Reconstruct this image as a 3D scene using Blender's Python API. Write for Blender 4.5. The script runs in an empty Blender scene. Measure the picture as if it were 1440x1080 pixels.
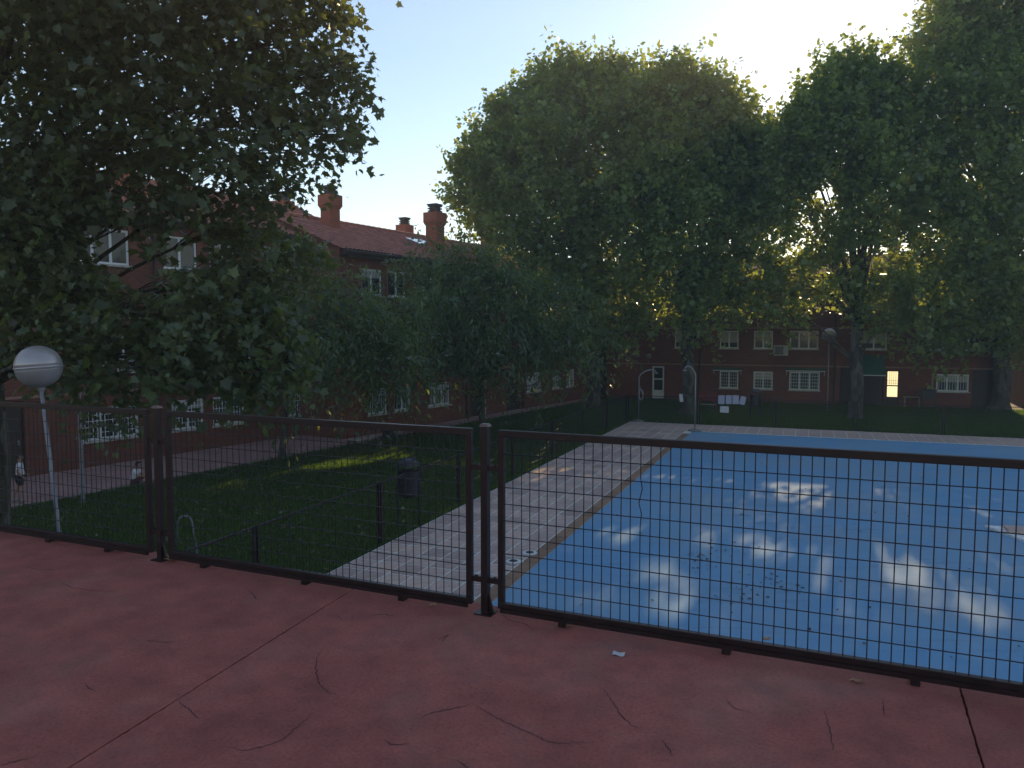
import bpy, bmesh, math, random
import numpy as np
from mathutils import Vector, Matrix, Quaternion

random.seed(7)
rng = np.random.default_rng(11)
R = math.radians
scene = bpy.context.scene
COL = scene.collection

# ------------------------------------------------------------------ camera, sky, sun, exposure
EYE = 1.65                      # eye height above the terrace slab (z = 0)
G = -2.85                       # level of the garden below the terrace
PITCH = R(3.97)
FPX = 1080.0
cam_data = bpy.data.cameras.new('camera')
cam = bpy.data.objects.new('camera', cam_data)
COL.objects.link(cam)
cam.location = (0, 0, EYE)
cam.rotation_euler = (R(90) - PITCH, 0, 0)
cam_data.sensor_width = 36
cam_data.lens = 27
cam_data.clip_end = 3000
scene.camera = cam

SUN_AZ, SUN_EL = R(24.0), R(17.0)
SUN = Vector((math.sin(SUN_AZ) * math.cos(SUN_EL), math.cos(SUN_AZ) * math.cos(SUN_EL), math.sin(SUN_EL)))
world = bpy.data.worlds.new('World')
scene.world = world
world.use_nodes = True
wn = world.node_tree.nodes
wl = world.node_tree.links
wn.clear()
w_out = wn.new('ShaderNodeOutputWorld')
w_bg = wn.new('ShaderNodeBackground')
w_sky = wn.new('ShaderNodeTexSky')
w_sky.sky_type = 'NISHITA'
w_sky.sun_disc = False
w_sky.sun_elevation = SUN_EL
w_sky.sun_rotation = SUN_AZ
w_sky.air_density = 1.0
w_sky.dust_density = 0.15
w_sky.ozone_density = 1.3
w_bg.inputs['Strength'].default_value = 0.10
wl.new(w_sky.outputs[0], w_bg.inputs[0])
wl.new(w_bg.outputs[0], w_out.inputs[0])

sun_data = bpy.data.lights.new('sun', 'SUN')
sun_data.energy = 3.0
sun_data.angle = R(0.53)
sun_data.color = (1.0, 0.71, 0.38)
sun = bpy.data.objects.new('sun', sun_data)
COL.objects.link(sun)
sun.rotation_mode = 'QUATERNION'
sun.rotation_quaternion = SUN.to_track_quat('Z', 'Y')
sun.location = (20, 40, 40)

vs = scene.view_settings
vs.view_transform = 'Standard'
vs.look = 'None'
vs.gamma = 1.0
vs.use_curve_mapping = False
vs.exposure = 1.08
scene.cycles.max_bounces = 10
scene.cycles.diffuse_bounces = 8
scene.cycles.glossy_bounces = 3
scene.cycles.transmission_bounces = 8
scene.cycles.caustics_reflective = False
scene.cycles.caustics_refractive = False


# ------------------------------------------------------------------ helpers
def ray(px, py):
    x = (px - 720) / FPX
    z = -(py - 540) / FPX
    Y = math.cos(PITCH) + z * math.sin(PITCH)
    Z = -math.sin(PITCH) + z * math.cos(PITCH)
    return x / Y, Z / Y


def at(px, py, d):              # the place seen in that direction, d metres ahead
    a, c = ray(px, py)
    return Vector((a * d, d, EYE + c * d))


def gnd(px, py, z=G):
    a, c = ray(px, py)
    d = (z - EYE) / c
    return Vector((a * d, d, z))


def tag(o, label=None, cat=None, group=None, kind=None):
    if label: o['label'] = label
    if cat: o['category'] = cat
    if group: o['group'] = group
    if kind: o['kind'] = kind
    return o


def link(name, me, mat=None, parent=None, loc=(0, 0, 0), rot=(0, 0, 0)):
    o = bpy.data.objects.new(name, me)
    COL.objects.link(o)
    if mat is not None and me is not None and len(me.materials) == 0:
        me.materials.append(mat)
    if parent is not None: o.parent = parent
    o.location = loc
    o.rotation_euler = rot
    return o


def thing(name, label, cat, loc=(0, 0, 0), rz=0.0, group=None):
    o = bpy.data.objects.new(name, None)
    COL.objects.link(o)
    o.location = loc
    o.rotation_euler = (0, 0, rz)
    o.empty_display_size = 0.2
    return tag(o, label, cat, group)


def copy_tree(o, parent=None):
    c = o.copy()
    COL.objects.link(c)
    if parent is not None: c.parent = parent
    for ch in list(o.children):
        copy_tree(ch, c)
    return c


class MB:
    """collects shapes into one mesh"""
    def __init__(self):
        self.v, self.f = [], []

    def add(self, vs_, fs_):
        b = len(self.v)
        self.v += [tuple(p) for p in vs_]
        self.f += [tuple(b + i for i in f) for f in fs_]
        return self

    def box(self, x0, x1, y0, y1, z0, z1):
        return self.add([(x0, y0, z0), (x1, y0, z0), (x1, y1, z0), (x0, y1, z0), (x0, y0, z1), (x1, y0, z1), (x1, y1, z1), (x0, y1, z1)],
                        [(0, 3, 2, 1), (4, 5, 6, 7), (0, 1, 5, 4), (1, 2, 6, 5), (2, 3, 7, 6), (3, 0, 4, 7)])

    def bar(self, a, b, w, h, up=(0, 0, 1)):
        a, b = Vector(a), Vector(b)
        d = (b - a).normalized()
        s = d.cross(Vector(up))
        if s.length < 1e-4: s = d.cross(Vector((1, 0, 0)))
        s.normalize()
        u = s.cross(d)
        c = [s * sx * w / 2 + u * sz * h / 2 for sx, sz in ((-1, -1), (1, -1), (1, 1), (-1, 1))]
        return self.add([a + k for k in c] + [b + k for k in c], [(0, 1, 2, 3), (7, 6, 5, 4), (0, 4, 5, 1), (1, 5, 6, 2), (2, 6, 7, 3), (3, 7, 4, 0)])

    def tube(self, pts, radii, n=8, cap=True):
        pts = [Vector(p) for p in pts]
        if not hasattr(radii, '__len__'): radii = [radii] * len(pts)
        rings = []
        prev = None
        for i, p in enumerate(pts):
            d = (pts[min(i + 1, len(pts) - 1)] - pts[max(i - 1, 0)])
            d = d.normalized() if d.length > 1e-9 else Vector((0, 0, 1))
            if prev is None:
                s = d.cross(Vector((0, 0, 1)))
                if s.length < 1e-3: s = d.cross(Vector((0, 1, 0)))
            else:
                s = prev - d * prev.dot(d)
            s.normalize()
            prev = s
            t = d.cross(s)
            rings.append([p + (s * math.cos(2 * math.pi * k / n) + t * math.sin(2 * math.pi * k / n)) * radii[i] for k in range(n)])
        b = len(self.v)
        for r_ in rings: self.v += [tuple(q) for q in r_]
        for i in range(len(pts) - 1):
            for k in range(n):
                self.f.append((b + i * n + k, b + i * n + (k + 1) % n, b + (i + 1) * n + (k + 1) % n, b + (i + 1) * n + k))
        if cap:
            self.f.append(tuple(b + k for k in reversed(range(n))))
            self.f.append(tuple(b + (len(pts) - 1) * n + k for k in range(n)))
        return self

    def lathe(self, prof, n=20, c=(0, 0, 0)):
        b = len(self.v)
        for r_, z in prof:
            for k in range(n):
                a = 2 * math.pi * k / n
                self.v.append((c[0] + r_ * math.cos(a), c[1] + r_ * math.sin(a), c[2] + z))
        for i in range(len(prof) - 1):
            for k in range(n):
                self.f.append((b + i * n + k, b + i * n + (k + 1) % n, b + (i + 1) * n + (k + 1) % n, b + (i + 1) * n + k))
        self.f.append(tuple(b + k for k in reversed(range(n))))
        self.f.append(tuple(b + (len(prof) - 1) * n + k for k in range(n)))
        return self

    def mesh(self, name, smooth=False):
        me = bpy.data.meshes.new(name)
        me.from_pydata(self.v, [], self.f)
        if smooth:
            me.polygons.foreach_set('use_smooth', [True] * len(me.polygons))
        me.update()
        return me

    def build(self, name, mat, parent=None, smooth=False, loc=(0, 0, 0), rot=(0, 0, 0), bevel=0.0):
        o = link(name, self.mesh(name, smooth), mat, parent, loc, rot)
        if bevel:
            m = o.modifiers.new('edges', 'BEVEL')
            m.width = bevel
            m.segments = 2
            m.limit_method = 'ANGLE'
        return o


# ------------------------------------------------------------------ materials
class NT:
    def __init__(self, name):
        self.m = bpy.data.materials.new(name)
        self.m.use_nodes = True
        self.t = self.m.node_tree
        self.p = self.t.nodes['Principled BSDF']
        self.out = self.t.nodes['Material Output']

    def n(self, kind, **kw):
        nd = self.t.nodes.new(kind)
        for k, v_ in kw.items():
            if k in nd.inputs: nd.inputs[k].default_value = v_
            else: setattr(nd, k, v_)
        return nd

    def l(self, a, b): self.t.links.new(a, b)

    def coord(self, scale=(1, 1, 1), src='Object'):
        c = self.n('ShaderNodeTexCoord')
        mp = self.n('ShaderNodeMapping')
        mp.inputs['Scale'].default_value = scale
        self.l(c.outputs[src], mp.inputs['Vector'])
        return mp.outputs['Vector']

    def noise(self, vec, scale, detail=4.0, rough=0.6):
        nd = self.n('ShaderNodeTexNoise')
        nd.inputs['Scale'].default_value = scale
        nd.inputs['Detail'].default_value = detail
        nd.inputs['Roughness'].default_value = rough
        if vec is not None: self.l(vec, nd.inputs['Vector'])
        return nd.outputs['Fac']

    def ramp(self, fac, stops):
        nd = self.n('ShaderNodeValToRGB')
        el = nd.color_ramp.elements
        while len(el) < len(stops): el.new(0.5)
        for e, (pos, c) in zip(el, stops):
            e.position = pos
            e.color = (c[0], c[1], c[2], 1)
        self.l(fac, nd.inputs['Fac'])
        return nd.outputs['Color']

    def mix(self, fac, a, b, mode='MIX'):
        nd = self.n('ShaderNodeMix', data_type='RGBA', blend_type=mode)
        for sock, val in ((nd.inputs[0], fac), (nd.inputs[6], a), (nd.inputs[7], b)):
            if isinstance(val, (int, float)): sock.default_value = val
            elif isinstance(val, tuple): sock.default_value = (val[0], val[1], val[2], 1)
            else: self.l(val, sock)
        return nd.outputs[2]

    def bump(self, h, strength=0.3, dist=0.01, prev=None):
        nd = self.n('ShaderNodeBump')
        nd.inputs['Strength'].default_value = strength
        nd.inputs['Distance'].default_value = dist
        self.l(h, nd.inputs['Height'])
        if prev is not None: self.l(prev, nd.inputs['Normal'])
        return nd.outputs['Normal']

    def done(self, color=None, rough=None, normal=None, metal=None, spec=None):
        for key, val in (('Base Color', color), ('Roughness', rough), ('Metallic', metal), ('Specular IOR Level', spec)):
            if val is None: continue
            s = self.p.inputs[key]
            if isinstance(val, tuple): s.default_value = (val[0], val[1], val[2], 1)
            elif isinstance(val, (int, float)): s.default_value = val
            else: self.l(val, s)
        if normal is not None: self.l(normal, self.p.inputs['Normal'])
        return self.m


def simple(name, c, rough=0.6, metal=0.0, var=0.25, scale=6.0, bump=0.0, spec=0.5):
    t = NT(name)
    vec = t.coord()
    f = t.noise(vec, scale, 5)
    lo = tuple(k * (1 - var) for k in c)
    hi = tuple(min(1, k * (1 + var)) for k in c)
    col = t.ramp(f, [(0.3, lo), (0.7, hi)])
    nm = t.bump(t.noise(vec, scale * 8, 3), bump, 0.005) if bump else None
    return t.done(col, rough, nm, metal, spec)


def mat_terrace():
    t = NT('red_stamped_concrete')
    vec = t.coord()
    big = t.noise(vec, 0.9, 6, 0.6)
    mid = t.noise(vec, 5.0, 6, 0.65)
    fine = t.noise(vec, 60.0, 4, 0.7)
    c1 = t.ramp(big, [(0.30, (0.33, 0.094, 0.074)), (0.50, (0.41, 0.120, 0.092)), (0.68, (0.46, 0.160, 0.122))])
    c2 = t.ramp(mid, [(0.35, (0.55, 0.55, 0.55)), (0.62, (1.0, 1.0, 1.0))])
    col = t.mix(0.6, c1, c2, 'MULTIPLY')
    grit = t.ramp(fine, [(0.32, (0.66, 0.66, 0.66)), (0.5, (1.0, 1.0, 1.0)), (0.72, (1.22, 1.2, 1.18))])
    col = t.mix(0.75, col, grit, 'MULTIPLY')
    grey = t.ramp(t.noise(vec, 1.7, 8, 0.7), [(0.52, (0, 0, 0)), (0.72, (1, 1, 1))])
    col = t.mix(t.ramp(grey, [(0, (0, 0, 0)), (1, (0.5, 0.5, 0.5))]), col, (0.20, 0.125, 0.10))
    # stamped slate relief: stretched ridges
    rid = t.n('ShaderNodeTexNoise')
    rid.noise_type = 'RIDGED_MULTIFRACTAL'
    rid.inputs['Scale'].default_value = 2.6
    rid.inputs['Detail'].default_value = 5
    mp = t.coord((1.0, 2.1, 1.0))
    t.l(mp, rid.inputs['Vector'])
    n1 = t.bump(rid.outputs['Fac'], 0.45, 0.014)
    n2 = t.bump(mid, 0.45, 0.012, n1)
    n3 = t.bump(fine, 0.35, 0.003, n2)
    ro = t.ramp(mid, [(0.3, (0.72, 0.72, 0.72)), (0.7, (0.9, 0.9, 0.9))])
    return t.done(col, ro, n3, spec=0.25)


def mat_brick(name, c1, c2, mortar):
    t = NT(name)
    vec = t.coord()
    sw = t.n('ShaderNodeSeparateXYZ')
    t.l(vec, sw.inputs[0])
    cb = t.n('ShaderNodeCombineXYZ')
    sm = t.n('ShaderNodeMath', operation='ADD')
    t.l(sw.outputs[0], sm.inputs[0]); t.l(sw.outputs[1], sm.inputs[1])
    t.l(sm.outputs[0], cb.inputs[0]); t.l(sw.outputs[2], cb.inputs[1])
    b = t.n('ShaderNodeTexBrick')
    t.l(cb.outputs[0], b.inputs['Vector'])
    b.inputs['Color1'].default_value = (*c1, 1)
    b.inputs['Color2'].default_value = (*c2, 1)
    b.inputs['Mortar'].default_value = (*mortar, 1)
    b.inputs['Scale'].default_value = 1.0
    b.inputs['Brick Width'].default_value = 0.25
    b.inputs['Row Height'].default_value = 0.065
    b.inputs['Mortar Size'].default_value = 0.006
    dirt = t.ramp(t.noise(vec, 0.7, 6), [(0.3, (0.72, 0.72, 0.72)), (0.7, (1.08, 1.08, 1.08))])
    col = t.mix(1.0, b.outputs['Color'], dirt, 'MULTIPLY')
    nm = t.bump(b.outputs['Fac'], -0.5, 0.006)
    return t.done(col, 0.88, nm, spec=0.2)


def mat_leaf(name, lo, hi, trans, amount=0.42, gloss=0.33):
    t = NT(name)
    a = t.n('ShaderNodeAttribute', attribute_name='tone')
    col = t.ramp(a.outputs['Fac'], [(0.0, tuple(k * .75 for k in lo)), (0.45, lo), (0.8, hi), (1.0, tuple(k * 1.5 for k in hi))])
    tr = t.ramp(a.outputs['Fac'], [(0.0, tuple(k * 0.7 for k in trans)), (1.0, trans)])
    t.p.inputs['Roughness'].default_value = gloss
    t.p.inputs['Specular IOR Level'].default_value = 0.6
    t.l(col, t.p.inputs['Base Color'])
    tl = t.n('ShaderNodeBsdfTranslucent')
    t.l(tr, tl.inputs['Color'])
    mx = t.n('ShaderNodeMixShader')
    mx.inputs[0].default_value = amount
    t.l(t.p.outputs[0], mx.inputs[1]); t.l(tl.outputs[0], mx.inputs[2])
    t.l(mx.outputs[0], t.out.inputs['Surface'])
    return t.m


def mat_bark():
    t = NT('plane_bark')
    vec = t.coord((1, 1, 0.45))
    vo = t.n('ShaderNodeTexVoronoi')
    vo.inputs['Scale'].default_value = 5.5
    t.l(vec, vo.inputs['Vector'])
    patch = t.ramp(vo.outputs['Color'], [(0.25, (0.05, 0.042, 0.034)), (0.5, (0.085, 0.074, 0.058)), (0.8, (0.14, 0.13, 0.10))])
    grain = t.ramp(t.noise(vec, 14, 6), [(0.3, (0.6, 0.6, 0.6)), (0.7, (1.1, 1.1, 1.1))])
    col = t.mix(1.0, patch, grain, 'MULTIPLY')
    return t.done(col, 0.9, t.bump(t.noise(vec, 22, 6), 0.5, 0.02), spec=0.2)


def mat_pool():
    t = NT('blue_pool_paint')
    vec = t.coord()
    big = t.noise(vec, 0.35, 6, 0.6)
    st = t.noise(t.coord((0.35, 2.2, 1)), 1.6, 6, 0.65)
    fine = t.noise(vec, 30, 4, 0.7)
    c = t.ramp(big, [(0.3, (0.15, 0.33, 0.52)), (0.55, (0.18, 0.365, 0.545)), (0.75, (0.23, 0.39, 0.53))])
    c = t.mix(t.ramp(st, [(0.45, (0, 0, 0)), (0.75, (0.4, 0.4, 0.4))]), c, (0.28, 0.40, 0.55))
    c = t.mix(t.ramp(fine, [(0.62, (0, 0, 0)), (0.72, (0.45, 0.45, 0.45))]), c, (0.10, 0.14, 0.20))
    blot = t.noise(t.coord((1.0, 1.0, 1.0)), 0.16, 8, 0.72)
    c = t.mix(t.ramp(blot, [(0.46, (0, 0, 0)), (0.62, (0.55, 0.55, 0.55))]), c, (0.30, 0.38, 0.44))
    wear = t.noise(t.coord((0.5, 3.0, 1.0)), 0.9, 8, 0.75)
    c = t.mix(t.ramp(wear, [(0.56, (0, 0, 0)), (0.66, (0.35, 0.35, 0.35))]), c, (0.12, 0.20, 0.30))
    nm = t.bump(big, 0.12, 0.05, t.bump(fine, 0.15, 0.003))
    return t.done(c, 0.85, nm, spec=0.15)


def mat_paver(name, base):
    t = NT(name)
    oi = t.n('ShaderNodeObjectInfo')
    vec = t.coord()
    tone = t.ramp(oi.outputs['Random'], [(0.0, tuple(k * 0.78 for k in base)), (0.5, base), (1.0, (base[0] * 1.18, base[1] * 1.16, base[2] * 1.1))])
    dirt = t.ramp(t.noise(t.coord((1, 1, 1), 'Generated'), 3.0, 6), [(0.3, (0.75, 0.75, 0.75)), (0.7, (1.08, 1.08, 1.08))])
    col = t.mix(1.0, tone, dirt, 'MULTIPLY')
    return t.done(col, 0.85, t.bump(t.noise(vec, 90, 3), 0.3, 0.002), spec=0.25)


def mat_lawn():
    t = NT('dark_lawn_soil')
    vec = t.coord()
    c = t.ramp(t.noise(vec, 0.5, 8, 0.65), [(0.3, (0.020, 0.032, 0.012)), (0.55, (0.030, 0.052, 0.016)), (0.75, (0.055, 0.055, 0.028))])
    return t.done(c, 0.95, t.bump(t.noise(vec, 25, 6), 0.8, 0.03), spec=0.1)


def mat_path():
    t = NT('mauve_paving')
    vec = t.coord()
    b = t.n('ShaderNodeTexBrick')
    t.l(vec, b.inputs['Vector'])
    b.inputs['Color1'].default_value = (0.45, 0.25, 0.22, 1)
    b.inputs['Color2'].default_value = (0.50, 0.29, 0.25, 1)
    b.inputs['Mortar'].default_value = (0.22, 0.15, 0.14, 1)
    b.inputs['Scale'].default_value = 1.0
    b.inputs['Brick Width'].default_value = 0.4
    b.inputs['Row Height'].default_value = 0.2
    b.inputs['Mortar Size'].default_value = 0.008
    d = t.ramp(t.noise(vec, 0.8, 6), [(0.3, (0.75, 0.75, 0.75)), (0.7, (1.1, 1.1, 1.1))])
    return t.done(t.mix(1.0, b.outputs['Color'], d, 'MULTIPLY'), 0.88, spec=0.2)


def mat_print():                # a printed sheet: rows and columns of a table
    t = NT('printed_sheet')
    c = t.n('ShaderNodeTexCoord')
    b = t.n('ShaderNodeTexBrick')
    b.offset = 0.0
    t.l(c.outputs['Object'], b.inputs['Vector'])
    b.inputs['Color1'].default_value = (0.74, 0.74, 0.80, 1)
    b.inputs['Color2'].default_value = (0.66, 0.67, 0.76, 1)
    b.inputs['Mortar'].default_value = (0.33, 0.34, 0.42, 1)
    b.inputs['Scale'].default_value = 1.0
    b.inputs['Brick Width'].default_value = 0.12
    b.inputs['Row Height'].default_value = 0.075
    b.inputs['Mortar Size'].default_value = 0.012
    return t.done(b.outputs['Color'], 0.5)


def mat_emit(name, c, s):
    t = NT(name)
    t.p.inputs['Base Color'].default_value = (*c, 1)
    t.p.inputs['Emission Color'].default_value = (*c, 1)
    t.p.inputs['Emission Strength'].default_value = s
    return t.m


def mat_globe(name, base, rough, metal):
    t = NT(name)
    vec = t.coord()
    col = t.ramp(t.noise(vec, 5, 6), [(0.3, tuple(k * 0.85 for k in base)), (0.7, base)])
    return t.done(col, rough, None, metal)


M = {}
M['terrace'] = mat_terrace()
M['crack'] = simple('crack_dirt', (0.05, 0.022, 0.022), 0.95)
M['concrete'] = simple('grey_concrete', (0.24, 0.22, 0.20), 0.9, bump=0.3)
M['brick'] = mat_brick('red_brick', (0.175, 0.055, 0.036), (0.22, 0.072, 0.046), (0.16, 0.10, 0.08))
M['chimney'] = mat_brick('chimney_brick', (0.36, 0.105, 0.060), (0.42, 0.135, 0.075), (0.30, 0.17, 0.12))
M['roof'] = simple('clay_tile', (0.34, 0.125, 0.085), 0.85, var=0.4, scale=2.5, bump=0.2)
M['cap'] = simple('chimney_cowl', (0.075, 0.068, 0.06), 0.8)
M['white'] = simple('white_frame_paint', (0.74, 0.74, 0.72), 0.5, var=0.08)
M['sill'] = simple('pale_sill', (0.46, 0.43, 0.38), 0.8)
M['band'] = simple('string_course', (0.33, 0.19, 0.14), 0.85)
M['glass'] = simple('dark_window_glass', (0.022, 0.028, 0.028), 0.06, var=0.5, scale=1.2)
M['curtain'] = simple('pale_blind', (0.42, 0.40, 0.36), 0.85, var=0.1)
M['dark'] = simple('dark_door_wood', (0.035, 0.022, 0.016), 0.6)
M['room'] = simple('dim_interior', (0.03, 0.025, 0.022), 0.95)
M['awning'] = simple('green_awning_canvas', (0.018, 0.085, 0.065), 0.85)
M['lit'] = mat_emit('sunglow_door_glass', (1.0, 0.80, 0.42), 0.62)  # emission stands in for sunlight passing through the house
M['fence'] = simple('maroon_fence_paint', (0.017, 0.006, 0.007), 0.4, var=0.45, scale=14, spec=0.35)
M['wire'] = simple('maroon_wire_paint', (0.011, 0.006, 0.007), 0.45, var=0.3)
M['cap_metal'] = simple('worn_fence_cap', (0.16, 0.09, 0.08), 0.4)
M['steel'] = simple('galvanised_steel', (0.30, 0.29, 0.30), 0.42, 0.5, var=0.15)
M['pole'] = simple('grey_lamp_pole', (0.24, 0.23, 0.245), 0.55, 0.1, var=0.2)
M['globe_top'] = mat_globe('globe_dome_metal', (0.46, 0.41, 0.41), 0.32, 0.35)
M['globe'] = mat_globe('globe_diffuser', (0.25, 0.225, 0.225), 0.4, 0.0)
M['pool'] = mat_pool()
M['coping'] = mat_paver('tan_coping', (0.36, 0.215, 0.14))
M['paver'] = mat_paver('mauve_paver', (0.62, 0.44, 0.37))
M['mortar'] = simple('pale_mortar', (0.78, 0.75, 0.70), 0.9)
M['lawn'] = mat_lawn()
M['path'] = mat_path()
M['kerb'] = simple('pale_kerb', (0.33, 0.28, 0.24), 0.9)
M['bark'] = mat_bark()
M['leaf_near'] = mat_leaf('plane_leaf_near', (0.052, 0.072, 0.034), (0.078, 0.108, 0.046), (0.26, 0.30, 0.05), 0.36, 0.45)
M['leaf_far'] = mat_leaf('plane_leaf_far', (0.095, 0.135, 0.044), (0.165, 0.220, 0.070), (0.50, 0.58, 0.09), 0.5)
M['leaf_narrow'] = mat_leaf('narrow_leaf', (0.055, 0.092, 0.036), (0.110, 0.165, 0.062), (0.34, 0.42, 0.07), 0.42)
M['grass'] = mat_leaf('grass_blade', (0.028, 0.040, 0.013), (0.046, 0.066, 0.020), (0.22, 0.40, 0.02), 0.5, 0.6)
M['dry'] = simple('dry_leaf', (0.36, 0.20, 0.10), 0.8, var=0.5, scale=14)
M['dry_dark'] = simple('dark_dry_leaf', (0.07, 0.045, 0.03), 0.9, var=0.5, scale=3)
M['litter'] = simple('fallen_leaf_litter', (0.17, 0.14, 0.07), 0.85, var=0.5, scale=3)
M['bin'] = simple('dark_bin_plastic', (0.016, 0.015, 0.022), 0.5)
M['red_metal'] = simple('red_bench_paint', (0.20, 0.02, 0.03), 0.5)
M['print'] = mat_print()
M['paper'] = simple('white_paper', (0.52, 0.50, 0.50), 0.7, var=0.1)
M['skin'] = simple('skin', (0.36, 0.20, 0.14), 0.6, var=0.08)
M['shirt'] = simple('white_shirt', (0.72, 0.70, 0.72), 0.85, var=0.06)
M['shorts'] = simple('dark_shorts', (0.018, 0.018, 0.024), 0.85)
M['shorts_red'] = simple('dark_red_shorts', (0.10, 0.014, 0.018), 0.85)
M['hair'] = simple('dark_hair', (0.018, 0.011, 0.008), 0.6)
M['shoe'] = simple('grey_shoe', (0.22, 0.22, 0.22), 0.7)
M['ac'] = simple('air_conditioner_enamel', (0.50, 0.49, 0.46), 0.5, var=0.1)
M['fan'] = simple('fan_grille_black', (0.03, 0.03, 0.03), 0.6)
M['skylight'] = simple('skylight_glass', (0.5, 0.55, 0.6), 0.08, 0.6, var=0.05)

# ------------------------------------------------------------------ ground, terrace, deck, pool
UA = R(21.2)
U = Vector((math.sin(UA), math.cos(UA), 0))        # away along the pool
V = Vector((math.cos(UA), -math.sin(UA), 0))       # across the pool, to the right
DECK0 = Vector((-3.42, 13.93, G))                  # a point on the deck's outer edge
DECK_W = 3.42


def uv(u, v, z=0.0):                                # deck coordinates to world
    p = DECK0 + U * u + V * v
    return Vector((p.x, p.y, G + z))


def to_uv(p):
    d = Vector((p[0] - DECK0.x, p[1] - DECK0.y, 0))
    return d.dot(U), d.dot(V)


lawn = MB().add([(-400, -250, G), (400, -250, G), (400, 550, G), (-400, 550, G)], [(0, 1, 2, 3)]).build('lawn_ground', M['lawn'])
tag(lawn, kind='structure')

# terrace: three slabs with open joints, standing on a retaining wall
TO = Vector((-0.154, 4.396, 0))
TA = math.atan2(-0.404, 0.9147)
terrace = thing('terrace', 'red stamped concrete terrace with cracks and straight joints', 'terrace', TO, TA)
terrace['kind'] = 'structure'


def slab(poly):
    n = len(poly)
    mb = MB()
    mb.add([(x, y, 0.0) for x, y in poly] + [(x, y, -0.22) for x, y in poly],
           [tuple(range(n)), tuple(range(2 * n - 1, n - 1, -1))] + [(i, i + n, (i + 1) % n + n, (i + 1) % n) for i in range(n)])
    return mb.build('slab', M['terrace'], terrace, bevel=0.003)


YO, YB, GAP = 0.13, -11.0, 0.003
jx = lambda y: -0.963 - (y - 0.067) * 0.099
def joint(fx, side):            # a slightly chipped slab edge along a joint
    n = 150
    out = []
    for i in range(n + 1):
        y = -3.2 + (YO + 3.2) * i / n if 0 < i < n else (YB if i == 0 else YO)
        out.append((fx(y) + side * (GAP + (abs(random.gauss(0, .0014)) + (random.random() < .05) * random.uniform(.002, .007)) * (0 < i < n)), y))
    return out


slab([(-16, YB)] + joint(jx, -1) + [(-16, YO)])
slab(joint(lambda y: 2.42, -1) + joint(jx, 1)[::-1])
slab([(9, YB), (9, YO)] + joint(lambda y: 2.42, 1)[::-1])
MB().box(-16, 9, YB, YO - 0.05, G - 0.3, -0.2).build('retaining_wall', M['concrete'], terrace)
MB().box(-16, 9, YB + 0.1, YO - 0.02, -0.2215, -0.10).build('joint_filler', M['crack'], terrace)

CRACKS = [[(453, 912), (446, 926), (444, 942), (449, 962), (460, 972), (476, 978)],
          [(441, 1004), (420, 1020), (395, 1042), (372, 1050), (345, 1056), (318, 1049)],
          [(664, 990), (682, 1000), (705, 1013), (728, 1024), (752, 1034), (768, 1043), (790, 1046), (812, 1044), (838, 1046)],
          [(588, 1012), (606, 1003), (630, 998), (650, 994), (668, 988)],
          [(849, 968), (860, 985), (874, 1006), (888, 1020), (906, 1028)],
          [(84, 818), (100, 826), (130, 831), (172, 832)], [(28, 796), (60, 802), (96, 800)],
          [(348, 829), (357, 837), (360, 842), (371, 844)], [(462, 868), (474, 866), (482, 872)],
          [(930, 1040), (940, 1052), (946, 1064)], [(0, 1076), (26, 1070), (54, 1063)],
          [(518, 866), (540, 864), (556, 867)], [(616, 900), (630, 893), (620, 905)],
          [(640, 1068), (652, 1076), (660, 1082)], [(250, 985), (268, 1000), (282, 1012)],
          [(120, 960), (124, 968), (136, 973)], [(700, 858), (716, 872), (740, 878), (752, 890)],
          [(1020, 982), (1032, 996), (1060, 1004)], [(1160, 1000), (1168, 1030), (1172, 1060)], [(1240, 985), (1246, 1010)],
          [(540, 1040), (552, 1048), (580, 1046)], [(200, 900), (232, 904), (262, 900)]]
cm = MB()
Tinv = Matrix.Translation(TO) @ Matrix.Rotation(TA, 4, 'Z')
Tinv = Tinv.inverted()
for line in CRACKS:
    pts = []
    for i in range(len(line) - 1):
        for k in range(9):
            f = k / 9
            p = (line[i][0] * (1 - f) + line[i + 1][0] * f, line[i][1] * (1 - f) + line[i + 1][1] * f)
            g = Tinv @ gnd(p[0], p[1], 0)
            pts.append(g + Vector((random.uniform(-1, 1), random.uniform(-1, 1), 0)) * 0.005)
    n = len(pts)
    L_, R_ = [], []
    for i, p in enumerate(pts):
        d = (pts[min(i + 1, n - 1)] - pts[max(i - 1, 0)]).normalized()
        s = Vector((-d.y, d.x, 0))
        w = (0.0004 + 0.0022 * math.sin(math.pi * (i + 0.3) / n) * random.uniform(0.4, 1.2))
        L_.append(p + s * w + Vector((0, 0, 0.0015)))
        R_.append(p - s * w + Vector((0, 0, 0.0015)))
    cm.add(L_ + R_, [(i, n + i, n + i + 1, i + 1) for i in range(n - 1)])
tag(cm.build('cracks', M['crack'], terrace), kind='stuff')

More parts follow.
